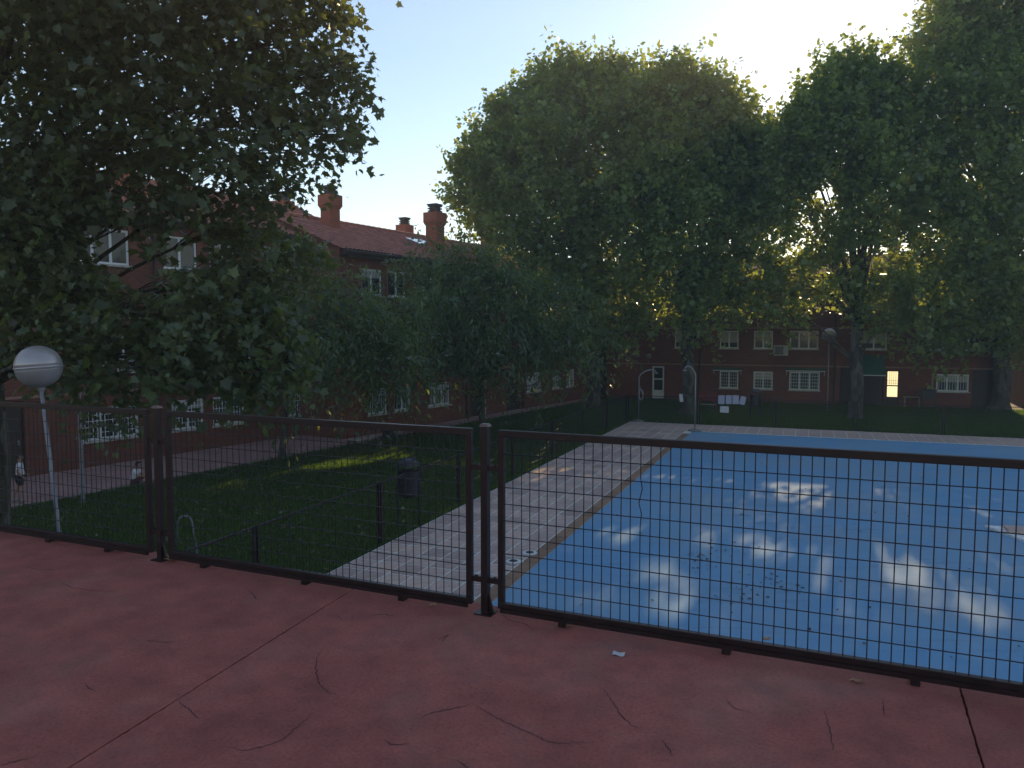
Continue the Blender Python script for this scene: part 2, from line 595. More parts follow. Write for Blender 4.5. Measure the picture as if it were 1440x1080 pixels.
# pool surface (dry, painted blue), deck and coping
POOL_U1 = to_uv((14.45, 31.6))[0]
POOL_V0 = DECK_W
deck_u0, deck_u1 = -8.0, POOL_U1 + 2.55
pool = MB().add([uv(-12, POOL_V0, 0.012), uv(-12, 26, 0.012), uv(POOL_U1, 26, 0.012), uv(POOL_U1, POOL_V0, 0.012)], [(0, 1, 2, 3)]).build('pool_floor', M['pool'])
tag(pool, kind='structure')
deck = MB().add([uv(deck_u0, 0, 0.02), uv(deck_u0, POOL_V0, 0.02), uv(POOL_U1, POOL_V0, 0.02), uv(POOL_U1, 26, 0.02), uv(deck_u1, 26, 0.02), uv(deck_u1, 0, 0.02)], [(0, 1, 2, 3, 4, 5)])
deck.add([uv(deck_u0, POOL_V0, 0.02), uv(deck_u0, POOL_V0, 0.0), uv(POOL_U1, POOL_V0, 0.0), uv(POOL_U1, POOL_V0, 0.02), uv(POOL_U1, 26, 0.0), uv(POOL_U1, 26, 0.02)], [(0, 1, 2, 3), (3, 2, 4, 5)])
deck = deck.build('pool_deck', M['mortar'])
tag(deck, kind='structure')
dz = math.atan2(U.y, U.x)
PV = 0.515


def paver_mesh(w, l, h=0.008):
    mb = MB()
    c = 0.004
    mb.add([(0, 0, 0), (l, 0, 0), (l, w, 0), (0, w, 0), (c, c, h), (l - c, c, h), (l - c, w - c, h), (c, w - c, h)],
           [(4, 5, 6, 7), (0, 1, 5, 4), (1, 2, 6, 5), (2, 3, 7, 6), (3, 0, 4, 7)])
    return mb.mesh('paver')


PU = 0.60
pm = paver_mesh(PV - 0.034, PU - 0.05)
pm.materials.append(M['paver'])
cmesh = paver_mesh(0.30, 0.98)
cmesh.materials.append(M['coping'])
# pavers run along u (local x) and across v (local -y)
for j in range(6):
    for i in range(41):
        u = -0.75 + i * PU
        v = 0.012 + (j + 1) * PV
        if u > POOL_U1 - 0.1: continue
        if j >= 5 and False: continue
        p = uv(u, v - 0.011, 0.0215)
        o = link('paver', pm, None, None, p, (random.gauss(0, 0.0015), random.gauss(0, 0.0015), dz + random.gauss(0, 0.004)))
        o.location.z += random.uniform(-0.002, 0.002)
        w = o.matrix_basis.copy()
        o.parent = deck
for i in range(24):
    u = -2.0 + i * 1.0
    if u > POOL_U1 - 0.4: continue
    link('coping_stone', cmesh, None, deck, uv(u, POOL_V0 + 0.005, 0.022), (0, 0, dz))
fm = MB()
rows = 5
for j in range(rows):
    for i in range(50):
        u = POOL_U1 + 0.02 + j * PV
        v = 0.02 + i * PV
        a = random.uniform(-0.002, 0.002)
        q = [uv(u, v, 0.0300 + a), uv(u, v + PV - 0.03, 0.0300 + a), uv(u + PV - 0.03, v + PV - 0.03, 0.0300 + a), uv(u + PV - 0.03, v, 0.0300 + a)]
        lo = [k - Vector((0, 0, 0.008)) for k in q]
        fm.add(q + lo, [(0, 1, 2, 3)] + [(k, k + 4, (k + 1) % 4 + 4, (k + 1) % 4) for k in range(4)])
tag(fm.build('far_pavers', M['paver'], deck), kind='stuff')
# white screed strip along the foot of the terrace
tag(MB().add([uv(-.35, 0.02, 0.036), uv(-1.55, 3.1, 0.036), uv(-1.42, 3.1, 0.036), uv(-.2, 0.02, 0.036)], [(0, 1, 2, 3)]).build('screed_strip', M['mortar'], deck), kind='stuff')
for k, (u, v, lab) in enumerate([(0, 0, 'round white skimmer lid on the pool edge nearer the fence post'), (0, 0, 'round white skimmer lid on the pool edge, second from the fence post')]):
    c = gnd(*((722, 792), (745, 780))[k])
    t = thing('skimmer_lid', lab, 'lid', (c.x, c.y, G + 0.033), 0, 'skimmer lids on the pool edge')
    MB().lathe([(0.15, 0), (0.15, 0.012), (0.10, 0.016)], 20).build('rim', M['white'], t)
    MB().lathe([(0.085, 0.012), (0.08, 0.022), (0.03, 0.026)], 16).build('cover', M['dark'], t)
# tiled corner platform at the pool's right side
pl = thing('tiled_platform', 'low grey tiled two-step corner rising from the blue pool at right', 'steps', (gnd(1384, 742).x, gnd(1384, 742).y, G + 0.012), -UA)
m = MB(); m.add([(0, 0, 0), (6, 0.3, 0), (6, -4.2, 0), (0.9, -2.0, 0), (0, 0, .05), (6, .3, .05), (6, -4.2, .05), (.9, -2.0, .05)], [(4, 7, 6, 5), (0, 4, 5, 1), (3, 7, 4, 0), (2, 6, 7, 3), (1, 5, 6, 2)])
m.build('lower_step', M['mortar'], pl)
m = MB()
for i in range(9):
    for j in range(6):
        x0, y0 = 0.35 + i * 0.5, -0.1 - (j + 1) * 0.5
        if y0 < -1.5 + -0.5 * (x0 - 0.9) or x0 < 0.45 * -y0 - 0.1: continue
        m.box(x0, x0 + 0.475, y0, y0 + 0.475, 0.05, 0.12)
m.build('upper_step', M['paver'], pl)

# path by the houses, kerb
PA, PB = Vector((-16.5, 12.8, 0)), Vector((8.9, 55.4, 0))
pd = (PB - PA).normalized()
pn = Vector((-pd.y, pd.x, 0))
path = MB().add([(PA.x, PA.y, G + 0.004), (PB.x, PB.y, G + 0.004), (PB.x + pn.x * 8, PB.y + pn.y * 8, G + 0.004), (PA.x + pn.x * 8, PA.y + pn.y * 8, G + 0.004)], [(0, 1, 2, 3)]).build('path', M['path'])
tag(path, kind='structure')
kl = (PB - PA).length
kerb = MB()
kerb_o = None
nk = int(kl / 1.0)
kroot = bpy.data.objects.new('kerb', None); COL.objects.link(kroot); tag(kroot, kind='structure')
kroot.location = (PA.x, PA.y, G); kroot.rotation_euler = (0, 0, math.atan2(pd.y, pd.x))
km = MB().box(0, 0.985, -0.05, 0.05, 0, 0.05).mesh('kerb_stone')
km.materials.append(M['kerb'])
for i in range(nk):
    link('kerb_stone', km, None, kroot, (i * 1.0, random.uniform(-.006, .006), random.uniform(-.012, .004)))


# ------------------------------------------------------------------ houses
WIN_MESH = {}


def window_meshes(w, h, kind):
    key = (round(w, 2), round(h, 2), kind)
    if key in WIN_MESH: return WIN_MESH[key]
    fr, pn_, gr, si = MB(), MB(), MB(), MB()
    t, d = 0.075, 0.09
    fr.box(0, t, 0, d, 0, h).box(w - t, w, 0, d, 0, h).box(t, w - t, 0, d, 0, t).box(t, w - t, 0, d, h - t, h)
    nl = 2 if w < 1.5 else 3
    for k in range(1, nl):
        x = w * k / nl
        fr.box(x - 0.045, x + 0.045, 0.004, d - 0.004, t, h - t)
    if kind in ('arch', 'bars', 'grid'):
        nb = max(6, int(w / 0.13))
        for k in range(1, nb):
            x = w * k / nb
            gr.box(x - 0.009, x + 0.009, -0.055, -0.037, 0.0, h)
        zs = [0.05, h - 0.05] if kind != 'grid' else [0.05 + (h - 0.1) * q / 5 for q in range(6)]
        for z in zs: gr.box(-0.02, w + 0.02, -0.037, -0.024, z - 0.011, z + 0.011)
        if kind == 'arch':
            for k in range(2):
                cx = w * (0.27 + 0.46 * k)
                gr.tube([(cx + 0.17 * math.cos(a), -0.062, h - 0.30 + 0.17 * math.sin(a)) for a in [math.pi * q / 8 for q in range(9)]], 0.014, 5)
    si.box(-0.06, w + 0.06, -0.10, 0.12, -0.07, -0.003)
    res = (fr.mesh('frame'), gr.mesh('grille') if gr.v else None, si.mesh('sill'), nl)
    res[0].materials.append(M['white']); res[2].materials.append(M['sill'])
    if res[1]: res[1].materials.append(M['white'])
    WIN_MESH[key] = res
    return res


def add_window(root, x, z, w, h, kind='plain', blind=0.0, sill=True, label=None):
    fr, gr, si, nl = window_meshes(w, h, kind)
    o = link('window', fr, None, root, (x, 0.06, z))
    if label: o['label'] = label
    t = 0.075
    for k in range(nl):
        x0 = max(t, w * k / nl + 0.045 if k else t)
        x1 = min(w - t, w * (k + 1) / nl - 0.045 if k < nl - 1 else w - t)
        MB().box(x0, x1, 0.035, 0.05, t, h - t).build('pane', M['glass'], o)
    if blind > 0:
        MB().box(t + .002, w - t - .002, 0.022, 0.0345, h - t - blind * (h - 2 * t), h - t - .002).build('roller_blind', M['curtain'], o)
    if gr: link('grille', gr, None, o, (0, -0.02, 0))
    if sill: link('sill', si, None, o, (0, -0.06, 0))
    return o


def wall_with_holes(root, L, H, holes, x0=0.0, depth=0.32, name='wall'):
    xs = sorted({x0, L} | {round(h[0], 3) for h in holes} | {round(h[0] + h[2], 3) for h in holes})
    zs = sorted({0.0, H} | {round(h[1], 3) for h in holes} | {round(h[1] + h[3], 3) for h in holes})
    mb = MB()
    inh = lambda x, z: any(h[0] - 1e-3 < x < h[0] + h[2] + 1e-3 and h[1] - 1e-3 < z < h[1] + h[3] + 1e-3 for h in holes)
    for i in range(len(xs) - 1):
        for k in range(len(zs) - 1):
            if inh((xs[i] + xs[i + 1]) / 2, (zs[k] + zs[k + 1]) / 2): continue
            mb.add([(xs[i], 0, zs[k]), (xs[i + 1], 0, zs[k]), (xs[i + 1], 0, zs[k + 1]), (xs[i], 0, zs[k + 1])], [(0, 1, 2, 3)])
    for (x, z, w, h) in holes:
        a, b = [(x, 0, z), (x + w, 0, z), (x + w, 0, z + h), (x, 0, z + h)], [(x, depth, z), (x + w, depth, z), (x + w, depth, z + h), (x, depth, z + h)]
        mb.add(a + b, [(i, i + 4, (i + 1) % 4 + 4, (i + 1) % 4) for i in range(4)] + [(4, 5, 6, 7)])
    return mb.build(name, M['brick'], root)


def body(root, L, H, D, x0=0.0):
    m = MB()
    m.add([(x0, 0.33, 0), (L, 0.33, 0), (L, D, 0), (x0, D, 0), (x0, 0.33, H), (L, 0.33, H), (L, D, H), (x0, D, H)],
          [(4, 5, 6, 7), (2, 3, 7, 6)])
    m.add([(x0, 0, 0), (x0, D, 0), (x0, D, H), (x0, 0, H)], [(0, 3, 2, 1)])
    m.add([(L, 0, 0), (L, D, 0), (L, D, H), (L, 0, H)], [(0, 1, 2, 3)])
    m.build('side_wall', M['brick'], root)


def tiled_roof(root, x0, x1, D, z0, rise, over=0.45, hipped=False):
    """two slopes of round clay tiles, ridge along x"""
    half = D / 2
    mb = MB()
    per = 0.24
    n = int((x1 - x0 + 2 * 0.2) / per)
    rows_ = 15
    for side in (0, 1):
        base = len(mb.v)
        prof = []
        for i in range(n):
            for (fx, hz) in ((0.0, 0.0), (0.2, 0.045), (0.5, 0.065), (0.8, 0.045)):
                prof.append((x0 - 0.2 + (i + fx) * per, hz))
        slope_len = half + over
        pts = []
        for r_ in range(rows_):
            for e in (0, 1):
                f = (r_ + e) / rows_
                lift = 0.03 if e == 0 else 0.0
                y = -over + f * slope_len
                z = z0 - over * rise / half + f * slope_len * rise / half + lift
                pts.append((y, z))
        W = len(prof)
        for (y, z) in pts:
            for (x, hz) in prof:
                yy = y if side == 0 else D - y
                mb.v.append((x, yy, z + hz))
        for r_ in range(len(pts) - 1):
            for i in range(W - 1):
                q = (base + r_ * W + i, base + r_ * W + i + 1, base + (r_ + 1) * W + i + 1, base + (r_ + 1) * W + i)
                mb.f.append(q if side == 0 else q[::-1])
    ro = mb.build('roof', M['roof'], root, smooth=False)
    rd = MB()
    for i in range(int((x1 - x0) / 0.4)):
        x = x0 + i * 0.4
        rd.tube([(x, half, z0 + rise + 0.03), (x + 0.43, half, z0 + rise + 0.045)], [0.12, 0.135], 8)
    rd.build('ridge_tiles', M['roof'], ro)
    e = MB()
    zz = z0 - over * rise / half
    e.box(x0 - 0.15, x1 + 0.15, -over + 0.02, -over + 0.06, zz - 0.20, zz - 0.02)
    e.box(x0 - 0.15, x1 + 0.15, -over + 0.06, 0.0, zz - 0.2, zz - 0.16)
    e.build('eave_board', M['dark'], ro)
    g = MB()
    g.tube([(x0 - 0.2, -over - 0.05, zz - 0.05), (x1 + 0.2, -over - 0.05, zz - 0.05)], 0.065, 8)
    g.build('gutter', M['dark'], ro)
    for xx in (x0 + 0.001, x1 - 0.001):
        MB().add([(xx, 0, z0), (xx, D, z0), (xx, half, z0 + rise)], [(0, 1, 2)]).build('gable', M['brick'], root)
    return ro


def chimney(roof, x, y, z0, z1, w=0.66, lab=None):
    w *= .86
    body_h = z1 - z0
    m = MB()
    h = w / 2
    zc = z1 - 0.42
    m.box(-h, h, -h, h, z0, zc - 0.62)
    for k, (g_, za, zb) in enumerate(((0.03, zc - 0.62, zc - 0.56), (0.06, zc - 0.56, zc - 0.50), (0.085, zc - 0.50, zc))):
        m.box(-h - g_, h + g_, -h - g_, h + g_, za, zb)
    o = m.build('chimney', M['chimney'], roof, loc=(x, y, 0))
    if lab: o['label'] = lab
    cp = MB()
    q = h * 0.70
    cp.box(-q * .86, q * .86, -q * .86, q * .86, zc, zc + 0.34)
    for k in range(3):
        cp.box(-q - .03, q + .03, -q - .03, q + .03, zc + 0.05 + k * 0.12, zc + 0.11 + k * 0.12)
    cp.box(-q - .06, q + .06, -q - .06, q + .06, zc + 0.37, zc + 0.42)
    # a part of the roof, so its cowl is joined into the same level
    c2 = cp.build('chimney_cowl', M['cap'], roof, loc=(x, y, 0))
    return o


def downpipe(root, x, H):
    m = MB().tube([(x, -0.09, 0.05), (x, -0.09, H - 0.3), (x, -0.35, H - 0.05)], 0.05, 8)
    for z in (1.2, 3.6, 6.0): m.box(x - .07, x + .07, -.09, 0, z, z + .05)
    m.build('downpipe', M['dark'], root)


def ac_unit(root_world, label, loc, rz):
    t = thing('air_conditioner', label, 'air conditioner', loc, rz, 'air conditioners on the house walls')
    MB().box(-0.42, 0.42, -0.42, -0.10, 0, 0.62).build('casing', M['ac'], t, bevel=0.015)
    f = MB()
    for k in range(5):
        r_ = 0.05 + k * 0.045
        f.tube([(-0.1 + r_ * math.cos(a), -0.428, 0.31 + r_ * math.sin(a)) for a in [2 * math.pi * q / 16 for q in range(17)]], 0.008, 4)
    f.lathe([(0.24, 0.0), (0.24, 0.004)], 20)
    fo = MB()
    fo.box(-0.34, 0.14, -0.4215, -0.419, 0.07, 0.55)
    fo.build('fan_opening', M['fan'], t)
    f2 = MB()
    for k in range(5):
        r_ = 0.05 + k * 0.045
        f2.tube([(-0.1 + r_ * math.cos(a), -0.43, 0.31 + r_ * math.sin(a)) for a in [2 * math.pi * q / 16 for q in range(17)]], 0.008, 4)
    f2.build('fan_guard', M['ac'], t)
    for x in (-0.3, 0.3): MB().box(x - .02, x + .02, -.44, 0, -.04, -.003).build('bracket', M['steel'], t)
    return t


FH = 7.93
ZS = (0.86, 3.38, 5.93)
B_ANG = R(90 - 31.6)
F1 = Vector((-13.97, 25.1, G)); F2 = Vector((-4.74, 35.4, G)); F3 = Vector((15.2, 48.0, G))


def loc_on(F, ang, x, y, z):
    return Vector((F.x + math.cos(ang) * x - math.sin(ang) * y, F.y + math.sin(ang) * x + math.cos(ang) * y, F.z + z))


# first row house (nearest, set back)
h1 = thing('brick_house', 'red brick row house set back at left behind the near plane tree', 'house', F1, B_ANG, 'brick row houses round the garden')
cols1 = [(-0.22, 2.05, 'grid'), (3.1, 1.35, 'grid'), (4.85, 1.5, 'grid'), (8.4, 0.95, 'grid')]
w1 = []
for x, w, k in cols1: w1.append((x, ZS[0], w, 1.1, k))
for x, w in ((0.3, 1.6), (3.1, 1.25), (6.2, 1.2)): w1.append((x, ZS[1], w, 1.1, 'plain'))
for x, w in ((-0.22, 1.9), (2.94, 1.4), (4.87, 1.2), (7.6, 1.2)): w1.append((x, ZS[2] + 0.78, w, 1.2, 'plain'))
for x, w in ((-6.5, 1.5), (-9.6, 1.5)):
    for z in (ZS[0], ZS[1], ZS[2] + .78): w1.append((x, z, w, 1.1, 'plain'))
H1 = 8.6
doors1 = [(-3.05, 0.0, 1.15, 2.35), (10.0, 0.0, 1.3, 2.4)]
wall_with_holes(h1, 13.2, H1, [q[:4] for q in w1] + doors1, x0=-14)
body(h1, 13.2, H1, 8.5, x0=-14)
for i, (x, z, w, h, k) in enumerate(w1): add_window(h1, x + .005, z + .005, w - .01, h - .01, k, blind=random.choice((0, 0.3, 0.55, 0.0)))
for (x, z, w, h) in doors1:
    d = MB().box(x + .04, x + w - .04, 0.12, 0.17, 0.02, h - .04).build('door', M['dark'], h1)
    MB().box(x + w - .2, x + w - .16, 0.06, 0.118, 1.0, 1.14).build('handle', M['steel'], d)
MB().box(-14, 13.2, -0.045, -0.003, 2.42, 2.50).box(-14, 13.2, -0.045, -0.003, 4.88, 4.96).build('string_course', M['band'], h1)
r1 = tiled_roof(h1, -14, 13.2, 8.5, H1 + 0.02, 1.9)
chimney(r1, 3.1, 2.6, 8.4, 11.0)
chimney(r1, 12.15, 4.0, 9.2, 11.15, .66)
downpipe(h1, 2.55, H1); downpipe(h1, 7.4, H1)

# second row house (steps forward)
h2 = thing('brick_house', 'long red brick house with tiled roof and tall chimney along the path', 'house', F2, B_ANG, 'brick row houses round the garden')
w2 = [(-2.8, 0.86, 1.25, 1.12, 'arch'), (-1.05, 0.86, 1.15, 1.1, 'bars'), (1.4, 0.86, 1.75, 1.12, 'bars'), (10.65, 0.92, 1.75, 1.12, 'grid'), (13.8, 0.92, 1.15, 1.1, 'grid'), (15.6, 0.92, 1.2, 1.1, 'grid'), (22.8, 0.6, 1.6, 1.15, 'arch'), (25.5, 0.6, 2.1, 1.45, 'arch')]
for x, w in ((-2.4, 1.25), (-.2, 1.2), (2.0, 1.3), (6.8, 1.3), (10.7, 1.5), (13.6, 1.2), (16.4, 1.2), (22.8, 1.75), (25.5, 1.7)): w2.append((x, 3.24, w, 1.15, 'plain'))
for x, w in ((-3.1, 1.3), (-1.44, 1.25), (0.55, 1.25), (6.8, 1.3), (10.7, 1.5), (13.6, 1.2), (16.4, 1.2), (22.8, 1.75)): w2.append((x, 6.0, w, 1.15, 'plain'))
doors2 = [(4.95, 0.0, 1.25, 2.35), (8.5, 0.0, 1.5, 2.3), (19.2, 0.0, 1.3, 2.3)]
wall_with_holes(h2, 31.0, FH, [q[:4] for q in w2] + doors2, x0=-4.4)
body(h2, 31.0, FH, 9.0, x0=-4.4)
for i, (x, z, w, h, k) in enumerate(w2): add_window(h2, x + .005, z + .005, w - .01, h - .01, k, blind=random.choice((0, 0.3, 0.6)))
for (x, z, w, h) in doors2:
    d = MB().box(x + .04, x + w - .04, 0.12, 0.17, 0.02, h - .04).build('door', M['dark'], h2)
    MB().box(x + w - .2, x + w - .16, 0.06, 0.118, 1.0, 1.14).build('handle', M['steel'], d)
MB().box(-4.4, 31.0, -0.045, -0.003, 2.42, 2.50).box(-4.4, 31.0, -0.045, -0.003, 4.88, 4.96).build('string_course', M['band'], h2)
r2 = tiled_roof(h2, -4.4, 31.0, 9.0, FH + 0.02, 1.75)
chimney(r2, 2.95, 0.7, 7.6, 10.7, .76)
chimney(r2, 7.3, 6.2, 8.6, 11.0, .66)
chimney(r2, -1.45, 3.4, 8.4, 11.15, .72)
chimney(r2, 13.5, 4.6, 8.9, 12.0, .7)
sk = MB().box(3.4, 4.9, 0, 1.0, 0, 0.06).build('skylight', M['skylight'], r2)
ang = math.atan2(1.75, 4.5)
sk.location = (0.2, 2.2, FH + 0.02 + 2.2 * 1.75 / 4.5 + 0.09); sk.rotation_euler = (ang, 0, 0)
for x in (4.5, 10.2, 18.6, 24.9): downpipe(h2, x, FH)

# house across the end of the garden
V_ANG = -UA
h3 = thing('brick_house', 'long red brick house across the far end of the pool garden', 'house', F3, V_ANG, 'brick row houses round the garden')
w3 = [(-2.14, ZS[0], 1.15, 1.1, 'grid'), (-0.08, ZS[0], 1.15, 1.1, 'grid'), (2.03, ZS[0], 1.75, 1.12, 'grid'), (10.05, 1.0, 1.65, 1.0, 'bars')]
for x, w in ((-2.17, 1.15), (-0.1, 1.12), (2.0, 1.65), (6.0, 1.4), (9.0, 1.4), (11.0, 1.2), (-5.0, 1.2)): w3.append((x, 3.38, w, 1.12, 'plain'))
for x, w in ((-2.15, 1.1), (-0.13, 1.1), (2.0, 1.5), (6.0, 1.4), (9.0, 1.4), (11.0, 1.2), (-5.0, 1.2)): w3.append((x, 5.95, w, 1.1, 'plain'))
doors3 = [(-6.45, 0.0, 0.8, 2.2), (4.9, 0.0, 0.6, 2.4), (5.85, 0.0, 1.45, 2.55), (7.4, 0.0, 0.75, 2.2), (11.85, 0.0, 1.1, 2.3)]
wall_with_holes(h3, 13.4, 8.0, [q[:4] for q in w3] + doors3, x0=-9.5)
body(h3, 13.4, 8.0, 9.0, x0=-9.5)
for i, (x, z, w, h, k) in enumerate(w3): add_window(h3, x + .005, z + .005, w - .01, h - .01, k, blind=(0, .7, .3)[i % 3] if z > 1.1 else 0.45 * (i % 2))
# doors: glazed white door, dark doors, glazed door with sunlight put in as pane emission
d = MB().box(-6.43, -5.67, .1, .16, 0.02, 0.62).box(-6.43, -6.33, .1, .16, .62, 2.18).box(-5.77, -5.67, .1, .16, .62, 2.18).box(-6.33, -5.77, .1, .16, 2.08, 2.18).box(-6.33, -5.77, .1, .16, 1.3, 1.38).build('door', M['white'], h3)
MB().box(-6.33, -5.77, .12, .135, .62, 2.08).build('pane', M['glass'], d)
for (x, z, w, h) in (doors3[1], doors3[2], doors3[4]):
    MB().box(x + .04, x + w - .04, 0.12, 0.17, 0.02, h - .04).build('door', M['dark'], h3)
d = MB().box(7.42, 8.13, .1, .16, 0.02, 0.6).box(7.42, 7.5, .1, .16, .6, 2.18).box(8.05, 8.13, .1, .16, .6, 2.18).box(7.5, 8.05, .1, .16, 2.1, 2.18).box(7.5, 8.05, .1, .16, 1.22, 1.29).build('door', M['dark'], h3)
d['label'] = 'glazed door with warm glowing panes in place of sunlight through the house'
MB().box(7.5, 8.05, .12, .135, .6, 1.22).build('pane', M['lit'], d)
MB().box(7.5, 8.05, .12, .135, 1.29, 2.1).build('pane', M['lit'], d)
g = MB()
for k in range(4): g.box(7.5 + .11 * (k + 1) - .008, 7.5 + .11 * (k + 1) + .008, .095, .11, 1.3, 2.1)
for k in range(2): g.box(7.5, 8.05, .095, .11, 1.4 + k * .14, 1.42 + k * .14)
g.build('grille', M['dark'], d)
MB().box(-9.5, 13.4, -0.045, -0.003, 2.30, 2.38).box(-9.5, 13.4, -0.045, -0.003, 4.62, 4.70).build('string_course', M['band'], h3)
r3 = tiled_roof(h3, -9.5, 13.4, 9.0, 8.02, 1.2)
downpipe(h3, 4.6, 8.0); downpipe(h3, -3.4, 8.0)
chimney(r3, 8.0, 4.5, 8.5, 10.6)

# corner house beyond a passage, at the right edge
h4 = thing('brick_house', 'brick house wall at the right edge past the passage and thick trunk', 'house', loc_on(F3, V_ANG, 15.0, -1.2, 0), V_ANG, 'brick row houses round the garden')
w4 = [(2.2, .9, 1.3, 1.1, 'bars'), (2.2, 3.38, 1.3, 1.1, 'plain'), (2.2, 5.95, 1.3, 1.1, 'plain'), (6.2, .9, 1.3, 1.1, 'bars'), (6.2, 3.38, 1.3, 1.1, 'plain'), (6.2, 5.95, 1.3, 1.1, 'plain')]
wall_with_holes(h4, 16, 8.0, [q[:4] for q in w4], x0=0)
body(h4, 16, 8.0, 9.0, x0=0)
for (x, z, w, h, k) in w4: add_window(h4, x + .005, z + .005, w - .01, h - .01, k)
tiled_roof(h4, 0, 16, 9.0, 8.02, 1.2)
paving = MB().add([loc_on(F3, V_ANG, 11.4, -.6, .006), loc_on(F3, V_ANG, 17, -2.0, .006), loc_on(F3, V_ANG, 17, 12, .006), loc_on(F3, V_ANG, 13.4, 12, .006), loc_on(F3, V_ANG, 13.4, 0, .006)], [(0, 1, 2, 3, 4)]).build('passage_paving', M['concrete'])
tag(paving, kind='structure')

ac_unit(None, 'white air conditioner on the near left house under an upper window', loc_on(F1, B_ANG, 1.45, 0, 2.66 + .4), B_ANG)
ac_unit(None, 'air conditioner on the far house beside the middle upper window', loc_on(F3, V_ANG, 1.52, 0, 2.98), V_ANG)


def awning(label, F, ang, x0, x1, z, drop, out, group='awnings on the far house'):
    t = thing('awning', label, 'awning', loc_on(F, ang, (x0 + x1) / 2, 0, z), ang, group)
    w = (x1 - x0) / 2
    MB().box(-w - .05, w + .05, -.14, -.005, -.02, .10).build('case', M['awning'], t, bevel=.01)
    if drop > .2:
        c = MB()
        n = 10
        for i in range(n + 1):
            f = i / n
            c.v += [(-w, -.1 - out * f, -.03 - drop * f - .04 * math.sin(math.pi * f)), (w, -.1 - out * f, -.03 - drop * f - .04 * math.sin(math.pi * f))]
        c.f += [(2 * i, 2 * i + 1, 2 * i + 3, 2 * i + 2) for i in range(n)]
        k = c.build('canvas', M['awning'], t)
        s = k.modifiers.new('thick', 'SOLIDIFY'); s.thickness = .012
    a = MB()
    yo, zo = -.12 - out, -.05 - drop
    a.box(-w - .03, w + .03, yo - .03, yo + .02, zo - .03, zo + .02)
    a.build('front_bar', M['white'], t)
    b = MB()
    for x in (-w + .02, w - .02): b.bar((x, -.03, -.35 - drop * .5), (x, yo, zo), .025, .025)
    b.build('arm', M['white'], t)
    return t


awning('green awning let down over the dark doorway beside the lit door', F3, V_ANG, 5.75, 7.3, 2.95, 1.0, .75)
awning('rolled-up green awning over the leftmost ground floor window of the far house', F3, V_ANG, -2.5, -.8, 2.08, .02, .16)
awning('rolled-up pale-barred awning over the wide ground floor window near the lamp', F3, V_ANG, 1.85, 4.05, 2.12, .02, .16)

# round wall lamp by the corner
wlp = thing('wall_lamp', 'small white globe lamp on a bracket where the two houses meet', 'lamp', loc_on(F3, V_ANG, -6.6, 0, 2.75), V_ANG)
MB().tube([(0, 0, -.25), (0, -.3, -.25), (0, -.42, -.12)], .02, 8).build('bracket', M['pole'], wlp)
MB().lathe([(.05, -.17), (.13, -.12), (.19, 0), (.13, .13), (.03, .19)], 16, (0, -.42, .08)).build('globe', M['globe'], wlp, smooth=True)


# ------------------------------------------------------------------ trees
PATCH = []          # gaps in the crowns, given by where their light falls on the garden


def patch(px, py, rx, ry):
    g = gnd(px, py)
    keep = 0.0 if px < 700 else .10
    if px > 700: rx, ry = rx * .55, ry * .95
    a, b = to_uv(g)
    PATCH.append((a, b, ry, rx, keep))


for a in [(872, 752, .42, 1.0), (985, 762, .35, .9), (1062, 768, .25, .7), (1098, 780, .3, .9), (1150, 788, .4, 1.1), (1180, 835, .32, 1.2), (1205, 860, .35, 1.0), (1228, 785, .35, 1.2), (1245, 815, .35, 1.0), (1290, 820, .3, 1.6), (1365, 720, .6, .35), (1375, 850, .25, 1.3), (940, 840, .4, 1.0), (925, 800, .35, .8),
          (432, 664, .5, .22), (458, 660, .6, .24), (560, 646, .5, .22), (608, 640, .5, .22), (640, 632, .5, .3), (520, 668, .7, .2), (600, 655, .5, .2), (500, 655, .9, .3), (540, 650, .35, .2), (590, 640, .5, .3), (625, 636, .5, .3), (470, 690, .5, .25), (650, 655, .4, .25), (560, 668, .4, .18)]:
    patch(*a)
UAX = np.array(U); VAX = np.array(V)
SXY = np.array((SUN.x, SUN.y)); TANE = SUN.z / math.hypot(SUN.x, SUN.y); SXY = SXY / np.linalg.norm(SXY)


def sun_gap_mask(p):
    s = (p[:, 2] - G) / TANE
    gx = p[:, 0] - SXY[0] * s - DECK0.x
    gy = p[:, 1] - SXY[1] * s - DECK0.y
    a = gx * U.x + gy * U.y
    b = gx * V.x + gy * V.y
    keep = np.ones(len(p), bool)
    for (pa, pb, ra, rb, kf) in PATCH:
        ins = ((a - pa) / (ra + .24)) ** 2 + ((b - pb) / (rb + .24)) ** 2 < 1.0
        keep &= ~(ins & (rng.random(len(p)) > kf))
    return keep


def leaf_template(kind):
    if kind == 'lobed':
        o = [(0, 0), (.16, .02), (.42, -.05), (.33, .16), (.56, .38), (.30, .42), (.24, .60), (.12, .62), (0, 1.0)]
        pts = o + [(-x, y) for x, y in o[-2:0:-1]]
        v = [(0.0, .33, 0.0)] + [(x, y, -.10 * abs(x) * 2 - .12 * max(0, y - .4)) for x, y in pts]
        n = len(pts)
        f = [(0, 1 + i, 1 + (i + 1) % n) for i in range(n)]
    elif kind == 'narrow':
        v = [(0, 0, 0), (.17, .4, -.04), (0, 1, -.12), (-.17, .4, -.04), (0, .45, .02)]
        f = [(0, 1, 4), (1, 2, 4), (2, 3, 4), (3, 0, 4)]
    else:
        v = [(0, 0, 0), (.55, .45, -.12), (0, 1, -.06), (-.55, .45, -.12)]
        f = [(0, 1, 2), (0, 2, 3)]
    return np.array(v, float), f


def unit(a): return a / np.maximum(np.linalg.norm(a, axis=1, keepdims=True), 1e-9)


